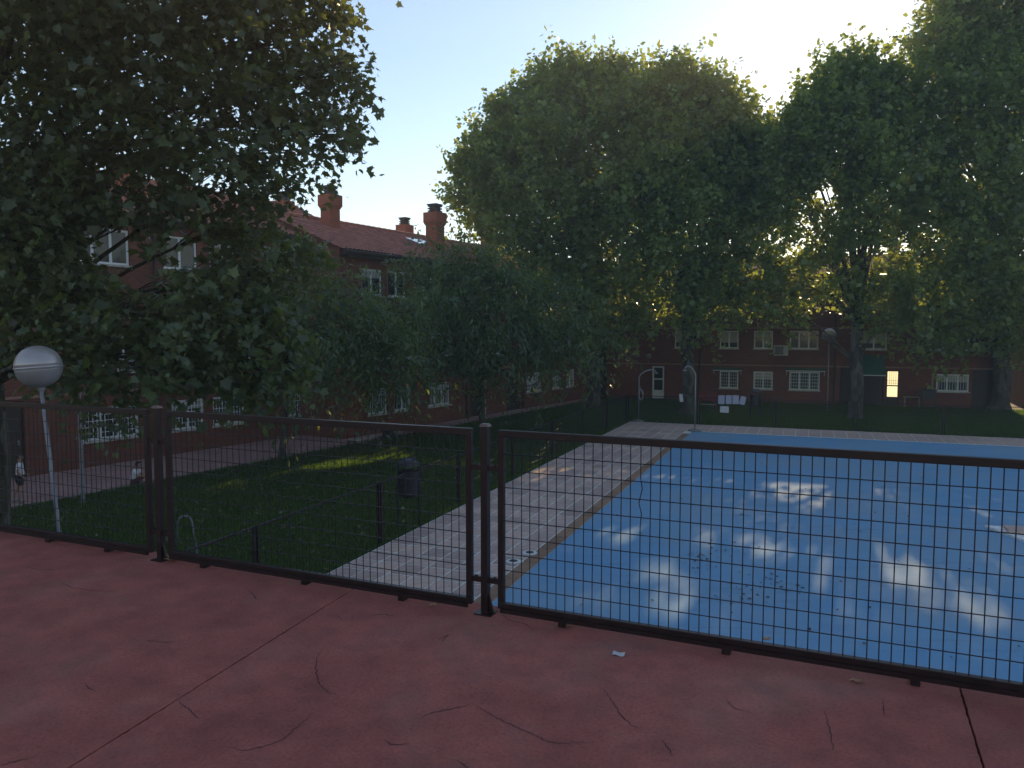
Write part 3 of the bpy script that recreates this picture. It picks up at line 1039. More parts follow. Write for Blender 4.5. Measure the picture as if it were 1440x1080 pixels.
def leaves_mesh(name, pos, tip, nrm, size, kind, mat, tone):
    tv, tf = leaf_template(kind)
    n, m_ = len(pos), len(tv)
    tip = unit(tip)
    side = unit(np.cross(tip, nrm))
    nn = np.cross(side, tip)
    s = size[:, None, None]
    v = pos[:, None, :] + s * (tv[None, :, 0, None] * side[:, None, :] + tv[None, :, 1, None] * tip[:, None, :] + tv[None, :, 2, None] * nn[:, None, :])
    v = v.reshape(-1, 3)
    fa = np.array(tf)
    faces = (fa[None] + (np.arange(n) * m_)[:, None, None]).reshape(-1, 3)
    me = bpy.data.meshes.new(name)
    me.vertices.add(len(v)); me.vertices.foreach_set('co', v.astype(np.float32).ravel())
    me.loops.add(faces.size); me.loops.foreach_set('vertex_index', faces.astype(np.int32).ravel())
    me.polygons.add(len(faces)); me.polygons.foreach_set('loop_start', np.arange(0, faces.size, 3, dtype=np.int32))
    me.polygons.foreach_set('loop_total', np.full(len(faces), 3, np.int32))
    me.update(calc_edges=True)
    at_ = me.attributes.new('tone', 'FLOAT', 'POINT')
    at_.data.foreach_set('value', np.repeat(tone, m_).astype(np.float32))
    me.materials.append(mat)
    return me


def crown_leaves(blobs, per_m2, leaves_per, size, spray_len, droop, gaps, shell=2.2, up=0.35, scatter=.16, shoots=0):
    P, T, N, S, TO_ = [], [], [], [], []
    for (c, r, dens, sq) in blobs:
        c = np.array(c)
        ns = int(per_m2 * dens * r * r)
        d = unit(rng.normal(size=(ns, 3)))
        rad = rng.random(ns) ** (1 / shell)
        lump = (1 + (.34 if shoots else .10) * (rng.random(ns) ** 5)) * (.93 + .05 * np.sin(d[:, 0] * 23 + d[:, 1] * 19) + .05 * np.sin(d[:, 2] * 27 - d[:, 0] * 17)) + 0.16 * np.sin(d @ np.array([5.1, 3.3, 2.2]) + c[0]) + 0.14 * np.sin(d @ np.array([-3.1, 6.3, 4.7]) + c[2]) + 0.10 * np.sin(d @ np.array([9.1, -7.3, 8.2]))
        p0 = c + d * (rad * r * lump)[:, None] * np.array([1, 1, sq])
        q = p0 / max(r, 1.2) * 3.1
        nz = np.sin(q[:, 0] * 1.7 + q[:, 1]) + np.sin(q[:, 1] * 1.9 - q[:, 2] * 1.3 + 2) + np.sin(q[:, 2] * 2.3 + q[:, 0] * .8 + 4)
        p0 = p0[nz > -1.25]; d = d[nz > -1.25]; ns = len(p0)
        ton = rng.random(ns)
        ax = unit(d * .8 + rng.normal(size=(ns, 3)) * .55 + np.array([0, 0, up]))
        for k in range(leaves_per):
            f = (k + .5) / leaves_per
            p = p0 + ax * (spray_len * f) + rng.normal(size=(ns, 3)) * spray_len * scatter
            p[:, 2] -= droop * f * f * spray_len
            t = unit(ax * .6 + rng.normal(size=(ns, 3)) * .7 + np.array([0, 0, -droop * .8]))
            nm = unit(rng.normal(size=(ns, 3)) * .7 + np.array([0, 0, 1.0]) + d * .35)
            P.append(p); T.append(t); N.append(nm); S.append(size * np.clip(rng.lognormal(-.12, .32, ns), .4, 1.7)); TO_.append(.55 * ton + .45 * rng.random(ns))
        if shoots:
            m2 = int(shoots * dens * r * r)
            d = unit(rng.normal(size=(m2, 3)) + np.array([0, 0, .35]))
            base_ = c + d * (r * rng.uniform(.65, .95, m2))[:, None] * np.array([1, 1, sq])
            ax = unit(d * np.array([.45, .45, .2]) + np.array([0, 0, 1.0]) + rng.normal(size=(m2, 3)) * .22)
            ln = rng.uniform(.7, 1.75, m2)
            for k in range(34):
                f = (k + .5) / 34
                p = base_ + ax * (ln * f)[:, None] + rng.normal(size=(m2, 3)) * (.06 + .20 * (1 - f))
                t = unit(rng.normal(size=(m2, 3)) * .8 + ax * .5)
                P.append(p); T.append(t); N.append(unit(rng.normal(size=(m2, 3)) + np.array([0, 0, .6]))); S.append(size * np.clip(rng.lognormal(-.2, .3, m2), .4, 1.5)); TO_.append(.3 + .7 * rng.random(m2))
    P, T, N, S, TO_ = np.concatenate(P), np.concatenate(T), np.concatenate(N), np.concatenate(S), np.concatenate(TO_)
    keep = sun_gap_mask(P)
    for (gc, gr) in gaps:
        keep &= (np.linalg.norm(P - np.array(gc), axis=1) > gr * rng.uniform(.75, 1.15, len(P)))
    keep &= P[:, 2] > G + 0.4
    return P[keep], T[keep], N[keep], S[keep], TO_[keep]


def bez(a, b, c, n):
    return [a * (1 - f) ** 2 + b * 2 * f * (1 - f) + c * f * f for f in [i / n for i in range(n + 1)]]


def tree(name, label, base, r0, fork, blobs, per_m2=9, leaves_per=9, size=.24, spray=.8, droop=.5, kind='simple', mat='leaf_far', lean=(0, 0), group='plane trees round the pool', gaps=(), limb_r=.35, shell=2.2, up=.35, twigs=5, cat='tree', scatter=.16, shoots=0):
    base = Vector(base)
    t = thing(name, label, cat, base, 0, group)
    top = base + Vector((lean[0], lean[1], fork))
    pts = [base + Vector((0, 0, -.15)), base + Vector((0, 0, .12)), base + Vector((lean[0] * .1, lean[1] * .1, .5)), base.lerp(top, .35) + Vector((r0 * .2, 0, 0)), base.lerp(top, .7) - Vector((r0 * .15, 0, 0)), top]
    tr = MB().tube([p - base for p in pts], [r0 * 1.55, r0 * 1.3, r0 * 1.05, r0 * .95, r0 * .85, r0 * .8], 14)
    tr.build('trunk', M['bark'], t, smooth=True)
    li = MB()
    for (c, r, dens, sq) in blobs:
        c = Vector(c)
        h = max(fork * .55, min(fork, (c.z - base.z) * .5))
        st = base.lerp(top, h / fork) if c.z < top.z + 1 else top
        mid = st.lerp(c, .45) + Vector((0, 0, .18 * (c - st).length))
        lr = min(r0 * .6, limb_r * max(.25, r / 3.0))
        bp = bez(st, mid, c, 7)
        li.tube([p - base for p in bp], [lr * (1 - .68 * i / 7) for i in range(8)], 7)
        for k in range(twigs):
            d = Vector(rng.normal(size=3)).normalized()
            d.z = d.z * .6 + .25
            e = c + Vector((d.x, d.y, d.z * sq)) * r * .8
            s2 = bp[5 + k % 3]
            m2 = s2.lerp(e, .5) + Vector((0, 0, .1 * r))
            li.tube([p - base for p in bez(s2, m2, e, 4)], [lr * .32 * (1 - .75 * i / 4) for i in range(5)], 5)
    li.build('limbs', M['bark'], t, smooth=True)
    P, T, N, S, tone = crown_leaves(blobs, per_m2, leaves_per, size, spray, droop, gaps, shell, up, scatter, shoots)
    me = leaves_mesh('crown', P - np.array(base), T, N, S, kind, M[mat], tone)
    o = link('crown', me, None, t)
    tag(o, kind='stuff')
    return t


def blobs_px(lst, sq=.9, k=1.0, drop=0.0, dx=0):
    lst = [(px + (dx if px < 760 else 0), py + max(0, 260 - py) * drop, d, rp, dens) for (px, py, d, rp, dens) in lst]
    return [(tuple(at(px, py, d)), rp * k * d / FPX, dens, sq) for (px, py, d, rp, dens) in lst]


# the near plane tree at left
near = blobs_px([(20, 40, 12, 150, 1), (150, 60, 12, 130, 1), (280, 50, 12.5, 120, 1), (380, 60, 13, 90, 1), (440, 130, 13.2, 68, 1), (375, 175, 12.5, 95, 1), (270, 190, 12, 110, 1), (130, 200, 12, 110, 1), (20, 220, 12, 120, 1), (440, 25, 13.5, 45, 1.1), (487, 105, 13, 30, 1.1), (478, 190, 12.8, 34, 1.1), (405, 225, 12.6, 36, 1), (400, -70, 13, 110, 1), (250, -90, 12, 170, 1), (40, -120, 11, 190, 1),
                 (60, 330, 11.5, 90, 1.5), (30, 420, 12.5, 85, .9), (140, 450, 11.4, 80, 1.5), (225, 440, 11, 70, 1.5), (290, 465, 11.5, 75, 1.5), (365, 470, 12, 60, 1.5), (400, 510, 12, 40, 1), (220, 525, 11, 55, 1.5), (310, 530, 11.6, 45, 1.5), (125, 525, 11.2, 50, 1.5), (330, 395, 13, 62, 1.5), (400, 390, 13.5, 50, 1.5), (345, 420, 12.2, 55, 1.3), (265, 400, 12.6, 42, 1.2), (90, 400, 12, 70, 1.4), (20, 330, 12.5, 80, 1.3), (300, 270, 12.5, 75, 1.2), (370, 310, 13, 60, .9), (205, 285, 12, 60, .8), (90, 285, 12, 75, 1.5)])
over = [((-5.0, 6.5, 9.5), 3.6, .8, .7), ((-1.5, 2.5, 10.5), 4.0, .8, .7), ((-7.5, 2.0, 9.0), 4.0, .8, .7), ((-12, 8, 8), 4, .8, .8), ((3.5, 1.0, 11.0), 3.8, .8, .7), ((-3.0, -3.0, 10.5), 4.2, .8, .7)]
gaps1 = [(at(158, 350, q), .46) for q in (10.6, 11.3, 12.0, 12.7, 13.4, 14.0)] + [(at(252, 352, q), .36) for q in (10.8, 11.6, 12.3, 13.0, 13.7)] + [(at(208, 385, q), .36) for q in (10.8, 11.4, 12.0, 12.6)] + [(at(150, 350, 11.5), .42), (at(150, 350, 13), .42), (at(255, 352, 11.5), .40), (at(255, 352, 13), .40), (at(208, 370, 11.5), .35), (at(172, 238, 12), .26), (at(172, 235, 13), .24), (at(215, 395, 11.3), .35), (at(177, 510, 10.4), .24), (at(177, 510, 10.9), .25), (at(177, 510, 11.4), .25), (at(177, 510, 11.9), .25), (at(177, 510, 12.5), .25), (at(455, 290, 12.5), .34), (at(215, 262, 12), .2)]
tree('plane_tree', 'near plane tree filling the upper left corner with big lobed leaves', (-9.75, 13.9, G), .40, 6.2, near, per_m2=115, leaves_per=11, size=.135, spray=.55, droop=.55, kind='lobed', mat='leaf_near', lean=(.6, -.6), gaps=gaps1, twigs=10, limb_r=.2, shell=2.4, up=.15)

# shading crown overhead: unseen foliage devised to shade the terrace, built into no tree
OVERHEAD = over

# slender trees with hanging leaves along the lawn
n1 = blobs_px([(480, 420, 26, 55, 1), (430, 395, 26, 48, .9), (540, 450, 27, 52, 1), (455, 460, 25.5, 60, 1), (530, 480, 26, 62, 1), (580, 440, 28, 45, 1), (480, 515, 26, 42, 1), (420, 530, 25, 35, .9), (395, 440, 25, 50, .9), (560, 520, 27, 40, 1), (425, 350, 26, 30, .8)])
tree('weeping_tree', 'slender tree with hanging dark leaves in front of the tiled roof', gnd(397, 643), .11, 4.0, n1, per_m2=58, leaves_per=18, scatter=.10, size=.22, spray=1.05, droop=1.1, kind='narrow', mat='leaf_narrow', lean=(.4, -.3), group='slender trees on the lawn', limb_r=.09, gaps=[(at(548, 398, 26.5), .75), (at(548, 398, 28), .8), (at(520, 350, 27), .6)])
n2 = blobs_px([(650, 420, 31, 62, 1), (710, 400, 31.5, 62, 1), (770, 430, 32.5, 55, 1), (620, 385, 31, 40, 1), (660, 370, 31, 42, 1), (600, 440, 30.5, 42, .9), (640, 485, 30.5, 52, 1), (720, 470, 31, 60, 1), (790, 485, 32, 48, 1), (700, 520, 31, 40, .9), (630, 520, 30.5, 36, .9), (760, 515, 32, 30, .8), (610, 340, 32, 22, .8), (825, 470, 33, 40, .9), (575, 375, 31, 30, .7)])
tree('weeping_tree', 'slender tree with hanging leaves, its thin trunk right above the fence post', gnd(678, 612), .13, 4.2, n2, per_m2=54, leaves_per=18, scatter=.10, size=.24, spray=1.15, droop=1.1, kind='narrow', mat='leaf_narrow', lean=(-.1, 0), group='slender trees on the lawn', limb_r=.11)

# tall plane trees round the pool
def spires(lst, k=24):          # upright leader shoots that give the crowns their pointed tops
    return [(tuple(at(px, py + 34, d)), k * d / FPX * random.uniform(.7, 1.1), 1.5, random.uniform(1.7, 2.3)) for (px, py, d) in lst]


a1 = blobs_px([(690, 240, 43, 55, 1), (730, 170, 43.5, 60, 1), (660, 300, 43, 42, 1), (790, 130, 44, 62, 1), (810, 88, 44, 30, 1.1), (760, 230, 42, 75, 1), (840, 210, 43, 80, 1), (700, 330, 42, 60, 1), (790, 330, 42, 75, 1), (870, 330, 43, 80, 1), (870, 120, 44.5, 50, 1), (875, 92, 44.5, 26, 1.1), (640, 260, 43.5, 24, 1), (735, 115, 44, 26, 1.1), (695, 155, 43.5, 26, 1), (820, 430, 42, 60, .9), (880, 440, 43, 55, .9), (740, 400, 42, 45, .8)], 1.05, .86, .17, 22) + spires([(655, 240, 43.5), (690, 180, 43.5), (722, 148, 43.5), (760, 120, 44), (808, 96, 44), (842, 118, 44), (872, 98, 44.5), (668, 215, 43)])
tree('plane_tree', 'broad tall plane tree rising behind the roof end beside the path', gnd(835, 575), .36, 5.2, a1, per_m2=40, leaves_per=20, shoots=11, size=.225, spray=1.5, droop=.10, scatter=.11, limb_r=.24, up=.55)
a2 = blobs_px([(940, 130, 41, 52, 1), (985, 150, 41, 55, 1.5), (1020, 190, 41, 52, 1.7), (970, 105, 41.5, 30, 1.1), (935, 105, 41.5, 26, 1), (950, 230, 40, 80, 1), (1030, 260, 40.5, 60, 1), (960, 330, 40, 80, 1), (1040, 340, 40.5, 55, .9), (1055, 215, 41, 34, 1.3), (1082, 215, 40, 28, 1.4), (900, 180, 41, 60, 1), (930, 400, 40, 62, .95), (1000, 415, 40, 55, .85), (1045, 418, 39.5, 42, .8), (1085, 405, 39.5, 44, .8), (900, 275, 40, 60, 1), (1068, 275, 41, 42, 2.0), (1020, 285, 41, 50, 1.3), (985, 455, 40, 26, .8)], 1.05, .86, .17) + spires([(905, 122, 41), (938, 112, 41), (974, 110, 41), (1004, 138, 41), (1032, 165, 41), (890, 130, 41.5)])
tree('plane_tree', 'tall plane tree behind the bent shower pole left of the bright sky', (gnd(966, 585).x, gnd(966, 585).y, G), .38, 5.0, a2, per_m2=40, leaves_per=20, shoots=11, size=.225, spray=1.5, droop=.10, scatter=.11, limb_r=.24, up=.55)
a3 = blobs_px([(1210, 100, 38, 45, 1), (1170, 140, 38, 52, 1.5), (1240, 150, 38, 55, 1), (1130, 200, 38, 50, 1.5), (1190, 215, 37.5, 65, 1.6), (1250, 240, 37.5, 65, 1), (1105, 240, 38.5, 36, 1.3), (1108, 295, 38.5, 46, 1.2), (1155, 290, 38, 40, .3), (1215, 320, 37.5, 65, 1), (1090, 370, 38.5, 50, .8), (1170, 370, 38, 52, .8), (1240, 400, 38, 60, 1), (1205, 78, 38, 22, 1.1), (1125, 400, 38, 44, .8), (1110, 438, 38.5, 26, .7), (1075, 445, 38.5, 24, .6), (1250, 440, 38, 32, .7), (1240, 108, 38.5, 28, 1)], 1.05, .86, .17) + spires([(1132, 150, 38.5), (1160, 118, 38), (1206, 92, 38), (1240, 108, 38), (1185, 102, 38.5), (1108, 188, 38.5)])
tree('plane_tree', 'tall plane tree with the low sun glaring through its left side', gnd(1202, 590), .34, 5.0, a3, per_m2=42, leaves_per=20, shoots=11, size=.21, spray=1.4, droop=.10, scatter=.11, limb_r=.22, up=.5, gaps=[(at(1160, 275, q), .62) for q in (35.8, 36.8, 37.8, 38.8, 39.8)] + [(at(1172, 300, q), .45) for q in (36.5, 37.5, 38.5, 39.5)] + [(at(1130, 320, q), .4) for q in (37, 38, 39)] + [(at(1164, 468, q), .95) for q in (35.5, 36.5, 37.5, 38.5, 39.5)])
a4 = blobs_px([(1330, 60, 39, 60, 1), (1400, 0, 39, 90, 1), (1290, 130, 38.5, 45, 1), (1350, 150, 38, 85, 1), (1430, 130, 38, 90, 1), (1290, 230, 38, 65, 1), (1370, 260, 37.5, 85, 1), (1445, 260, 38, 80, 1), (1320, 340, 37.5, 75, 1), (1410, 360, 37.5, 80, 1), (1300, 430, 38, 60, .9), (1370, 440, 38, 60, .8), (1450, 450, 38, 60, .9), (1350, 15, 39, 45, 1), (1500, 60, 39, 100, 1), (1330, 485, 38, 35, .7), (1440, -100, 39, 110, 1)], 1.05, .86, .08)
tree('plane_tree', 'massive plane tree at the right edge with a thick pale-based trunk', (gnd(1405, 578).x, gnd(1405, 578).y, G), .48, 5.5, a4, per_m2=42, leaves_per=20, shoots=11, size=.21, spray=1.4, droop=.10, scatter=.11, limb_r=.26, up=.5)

# ------------------------------------------------------------------ lamps
def street_lamp(label, loc, h, r, lean=(0, 0)):
    t = thing('street_lamp', label, 'street lamp', loc, 0, 'globe lamps in the garden')
    t.rotation_euler = (lean[0], lean[1], 0)
    pr = r * .085
    MB().tube([(0, 0, 0), (0, 0, h * .45), (0, 0, h - r * .7)], [pr * 1.25, pr * 1.1, pr], 12).build('pole', M['pole'], t, smooth=True)
    MB().lathe([(pr * 3, 0), (pr * 3, .03), (pr * 1.6, .06), (pr * 1.3, .3)], 14).build('base_plate', M['pole'], t)
    up_, lo_ = [], []
    for k in range(11):
        a = math.pi / 2 * k / 10
        up_.append((max(.001, r * math.cos(a)), r * .97 * math.sin(a) + .012))
        lo_.append((max(.001, r * .985 * math.cos(a)), -r * .94 * math.sin(a) - .006))
    dome = MB().lathe(up_, 32, (0, 0, h)).build('dome', M['globe_top'], t, smooth=True)
    MB().lathe(lo_[::-1], 32, (0, 0, h)).build('diffuser', M['globe'], t, smooth=True)
    MB().lathe([(r * 1.0, -.012), (r * 1.025, -.006), (r * 1.025, .010), (r * 1.0, .014)], 32, (0, 0, h)).build('rim', M['globe_top'], t, smooth=True)
    MB().lathe([(pr * 1.4, h - r * 1.12), (pr * 2.4, h - r * .94), (pr * 2.4, h - r * .88)], 14).build('collar', M['pole'], t)
    return t


gl = at(54, 515, 9.4)
lx, ly = at(83, 745, 9.4).x, 9.4
hgt = gl.z - G
slope = (gl.x - lx) / (gl.z - at(83, 745, 9.4).z)
street_lamp('nearest globe lamp with a slightly leaning pole behind the fence at left', (gl.x - slope * hgt, 9.4, G), hgt, .262, (0, math.atan(slope)))
fl = gnd(1163, 580)
street_lamp('globe lamp standing alone on the far lawn beyond the pool', tuple(fl), at(1164, 471, fl.y).z - G, .36)

# ------------------------------------------------------------------ fence on the terrace edge
fence = thing('mesh_fence', 'maroon steel fence of wire mesh panels along the terrace edge', 'fence', TO, TA)
post_me = MB()
post_me.box(-.021, .021, -.021, .021, 0, 1.10)
post_me.box(-.055, .055, -.05, .05, 0.0, .008)
post_me.add([(.024, -.006, .01), (.055, -.006, .008), (.024, -.006, .12), (.024, .006, .01), (.055, .006, .008), (.024, .006, .12)], [(0, 1, 2), (5, 4, 3), (1, 4, 5, 2), (0, 2, 5, 3), (0, 3, 4, 1)])
post_mesh = post_me.mesh('post'); post_mesh.materials.append(M['fence'])
cap_mesh = MB().add([(-.029, -.029, 1.1005), (.029, -.029, 1.1005), (.029, .029, 1.1005), (-.029, .029, 1.1005), (-.02, -.02, 1.116), (.02, -.02, 1.116), (.02, .02, 1.116), (-.02, .02, 1.116)],
                    [(4, 5, 6, 7), (0, 1, 5, 4), (1, 2, 6, 5), (2, 3, 7, 6), (3, 0, 4, 7), (3, 2, 1, 0)]).mesh('post_cap'); cap_mesh.materials.append(M['cap_metal'])
POSTS = [-7.74, -5.17, -2.598, 0.0, 2.78, 5.56]
wires_v = {}


def vwire_mesh(h):
    if h not in wires_v:
        m = MB().tube([(0, 0, 0), (0, 0, h)], .0029, 6)
        me = m.mesh('wire'); me.materials.append(M['wire']); wires_v[h] = me
    return wires_v[h]


for i, x in enumerate(POSTS):
    p = link('post', post_mesh, None, fence, (x, 0, 0))
    link('post_cap', cap_mesh, None, p)
    for z in (.20, .86):
        for sx in (-1, 1):
            b = MB().box(min(sx * .0245, sx * .085), max(sx * .0245, sx * .085), -.010, .010, z - .016, z + .016)
            b.lathe([(.009, 0), (.009, .006)], 8, (sx * .06, 0, z + .0165))
            b.build('bracket', M['fence'], p)
for i in range(len(POSTS) - 1):
    x0, x1 = POSTS[i] + .085, POSTS[i + 1] - .085
    L = x1 - x0
    z0, z1 = .045, 1.085
    f = MB()
    w = .036
    f.box(0, L, -w / 2, w / 2, z1 - .04, z1).box(0, L, -w / 2, w / 2, z0, z0 + .036)
    f.box(0, w, -w / 2 + .001, w / 2 - .001, z0 + .036, z1 - .04).box(L - w, L, -w / 2 + .001, w / 2 - .001, z0 + .036, z1 - .04)
    panel = f.build('panel', M['fence'], fence, loc=(x0, 0, 0), bevel=.003)
    k = MB()
    k.box(.02, L - .02, -.030, -.0185, z0 - .018, z0 + .006)
    for q in range(3):
        xx = L * (q + .5) / 3 + random.uniform(-.1, .1)
        k.box(xx - .02, xx + .02, -.03, .03, 0.0, z0 - .0185)
    k.build('foot_rail', M['fence'], panel)
    nv = int(round((L - 2 * w) / .0525))
    hv = z1 - .04 - z0 - .036
    for q in range(1, nv):
        if i == 3 and q == 15:
            MB().tube([(0, 0, 0), (0, 0, hv * .55), (.006, 0, hv * .62), (-.008, 0, hv * .68), (.009, 0, hv * .76), (0, 0, hv * .82), (0, 0, hv)], .0029, 6).build('wire', M['wire'], panel, loc=(w + (L - 2 * w) * q / nv, 0, z0 + .036))
            continue
        o = link('wire', vwire_mesh(round(hv, 4)), None, panel, (w + (L - 2 * w) * q / nv + random.gauss(0, .0007), random.gauss(0, .0012), z0 + .036))
        o.rotation_euler = (0, random.gauss(0, .0012), 0)
    for q in range(1, 10):
        zz = z0 + .036 + hv * q / 10
        m = MB().tube([(w, -.0062, zz), (L * .33, -.0062 + random.gauss(0, .0015), zz + random.gauss(0, .001)), (L * .66, -.0062, zz + random.gauss(0, .001)), (L - w, -.0062, zz)], .0029, 6)
        m.build('wire', M['wire'], panel)

# ------------------------------------------------------------------ fence round the deck
IH = 1.33


def deck_fence(label, p0, p1, n, name='mesh_fence', thin=False):
    d = (p1 - p0); L = d.length; d.normalize()
    t = thing(name, label, 'fence', p0, math.atan2(d.y, d.x), 'mesh fences round the pool deck')
    step = L / n
    pm_ = MB()
    for sx in (-.045, .045): pm_.box(sx - .022, sx + .022, -.022, .022, 0, IH)
    pmesh = pm_.mesh('post'); pmesh.materials.append(M['fence'])
    for i in range(n + 1): link('post', pmesh, None, t, (i * step, 0, 0))
    r_ = MB().box(0, step - .14, -.016, .016, IH - .03, IH).mesh('rail'); r_.materials.append(M['fence'])
    wm = MB()
    cnt = int((step - .14) / .07)
    for q in range(1, cnt):
        x = (step - .14) * q / cnt
        wm.tube([(x, 0, .06), (x, 0, IH - .03)], .0022, 4, cap=False)
    for q in range(0, 8):
        z = .06 + (IH - .09) * q / 8
        wm.tube([(0, -.004, z), (step - .14, -.004, z)], .0022, 4, cap=False)
    wme = wm.mesh('wire_mesh'); wme.materials.append(M['wire'])
    for i in range(n):
        p = link('rail', r_, None, t, (i * step + .07, 0, 0))
        tag(link('wire_mesh', wme, None, p), kind='stuff')
    return t


deck_fence('long mesh fence between the dark lawn and the paved pool deck', uv(-5.65, -.12), uv(-5.65 + 3.87 * 8, -.12), 8)
FU = deck_u1 + .12
deck_fence('mesh fence along the far edge of the pool deck behind the showers', uv(FU, -.12), uv(FU, 24), 7)

# ------------------------------------------------------------------ showers
def shower(label, loc, h, arm, side, rz=0):
    t = thing('pool_shower', label, 'shower', loc, rz, 'poolside showers')
    s = side
    MB().tube([(0, 0, 0), (0, 0, h * .5), (0, 0, h * .86), (s * arm * .12, 0, h * .92), (s * arm * .45, 0, h * .985), (s * arm * .72, 0, h), (s * arm * .92, 0, h * .985), (s * arm, 0, h * .95)], .026, 10).build('pipe', M['steel'], t, smooth=True)
    MB().lathe([(.03, 0), (.10, -.05), (.10, -.065)], 14, (s * arm, 0, h * .95)).build('shower_head', M['steel'], t)
    MB().lathe([(.30, 0), (.30, .04), (.12, .06), (.05, .12)], 18).build('base', M['concrete'], t)
    MB().tube([(0, -.03, h * .42), (0, -.10, h * .42)], .022, 8).build('push_button', M['steel'], t)
    return t


g = gnd(977, 607)
shower('bent steel shower pole on the deck corner before the red bench', (g.x, g.y, G + .031), 2.9, -.5, 1 if False else 1)
sh = [o for o in COL.objects if o.name == 'pool_shower'][0]
sh.scale.x = 1
g = gnd(889, 592)
shower('slim steel shower pole hooked to the right at the far deck corner', (g.x + .25, g.y - .4, G + .031), 2.55, .85, 1)
# steel hoop at the near end of the lawn
g = gnd(262, 785)
hp = thing('handrail', 'small bent steel hoop standing in the grass just behind the near fence', 'handrail', (g.x, g.y, G), R(15))
MB().tube([(-.14, 0, 0), (-.14, 0, .72)] + [(-.14 + .13 * (1 - math.cos(a)), 0, .72 + .13 * math.sin(a)) for a in [math.pi * q / 8 for q in range(1, 9)]] + [(.14, 0, .6), (.20, 0, .1), (.2, 0, 0)], .02, 10).build('tube', M['pole'], hp, smooth=True)
MB().lathe([(.09, 0), (.09, .02)], 12, (-.14, 0, 0)).build('flange', M['steel'], hp)

# ------------------------------------------------------------------ bins, benches, notices
def litter_bin(label, loc, s=1.0, rz=0.0):
    t = thing('litter_bin', label, 'bin', loc, rz, 'dark litter bins on two legs')
    m = MB()
    for x in (-.25, .25): m.tube([(x, 0, 0), (x * .98, 0, .6 * s), (x * .95, 0, 1.28 * s), (x * .6, 0, 1.40 * s)], .028, 8)
    m.tube([(-.15, 0, 1.40 * s), (.15, 0, 1.40 * s)], .028, 8)
    m.build('frame', M['bin'], t)
    m = MB().lathe([(.18, .62 * s), (.215, .66 * s), (.245, 1.12 * s), (.255, 1.13 * s), (.255, 1.16 * s), (.235, 1.16 * s), (.2, .70 * s)], 18)
    m.build('bucket', M['bin'], t)
    MB().lathe([(.27, 1.27 * s), (.25, 1.33 * s), (.15, 1.39 * s), (.02, 1.41 * s)], 18).build('hood', M['bin'], t)
    return t


g = gnd(575, 740)
litter_bin('dark litter bin on two legs on the lawn beside the deck fence', (g.x, g.y, G), 1.12, R(10))
g = gnd(548, 630)
litter_bin('dark litter bin at the path edge beyond the sunlit grass', (g.x, g.y, G), .62, R(20))
g = gnd(1062, 590)
litter_bin('dark litter bin beyond the far fence to the right of the white sheets', (g.x, g.y, G), 1.1, R(-20))
g = gnd(1300, 560)
bb = thing('barbecue', 'black box barbecue on legs against the far house wall', 'barbecue', (loc_on(F3, V_ANG, 9.55, -1.0, 0)), V_ANG)
MB().box(-.36, .36, -.3, .3, .62, 1.12).box(-.40, .40, -.33, .33, 1.125, 1.17).build('firebox', M['bin'], bb, bevel=.02)
m = MB()
for x in (-.3, .3):
    for y in (-.24, .24): m.box(x - .025, x + .025, y - .025, y + .025, 0, .619)
m.build('leg', M['bin'], bb)
MB().tube([(.2, .2, 1.17), (.2, .2, 2.0)], .05, 8).build('flue', M['steel'], bb)


def bench(label, loc, rz, w, mat, seat_mat, back=True, hs=1.0):
    t = thing('bench', label, 'bench', loc, rz, None)
    sm = MB().box(-w / 2, w / 2, 0, .11, .43 * hs, .465 * hs).mesh('slat'); sm.materials.append(seat_mat)
    for k in range(3): link('slat', sm, None, t, (0, -.2 + k * .13, 0))
    if back:
        bm_ = MB().box(-w / 2, w / 2, 0, .03, 0, .10).mesh('back_slat'); bm_.materials.append(mat)
        for z in (.62, .80, .96): link('back_slat', bm_, None, t, (0, .2 + (z - .5) * .12, z * hs))
    for x in (-w / 2 + .08, w / 2 - .08):
        lg = MB().box(x - .025, x + .025, -.2, -.15, 0, .428 * hs).box(x - .025, x + .025, .14, .19, 0, .428 * hs).box(x - .025, x + .025, -.2, .19, .38 * hs, .428 * hs)
        if back: lg.bar((x, .19, .40 * hs), (x, .30, 1.06 * hs), .05, .04)
        lg.build('leg', mat, t)
    return t


g = gnd(994, 580)
bench('red metal bench with a pale seat behind the far pool fence', (g.x, g.y, G), -UA, 1.0, M['red_metal'], M['kerb'])
g = gnd(514, 632)
bench('low backless bench with a pale seat at the edge of the path', (g.x, g.y, G), B_ANG, 1.6, M['dark'], M['kerb'], back=False)
g = loc_on(F3, V_ANG, 8.75, -.6, 0)
bench('low pale bench by the far house wall right of the lit door', tuple(g), V_ANG, .9, M['kerb'], M['kerb'], back=False, hs=1.5)

FT = math.atan2(V.y, V.x)
fence_y = uv(FU, 0)


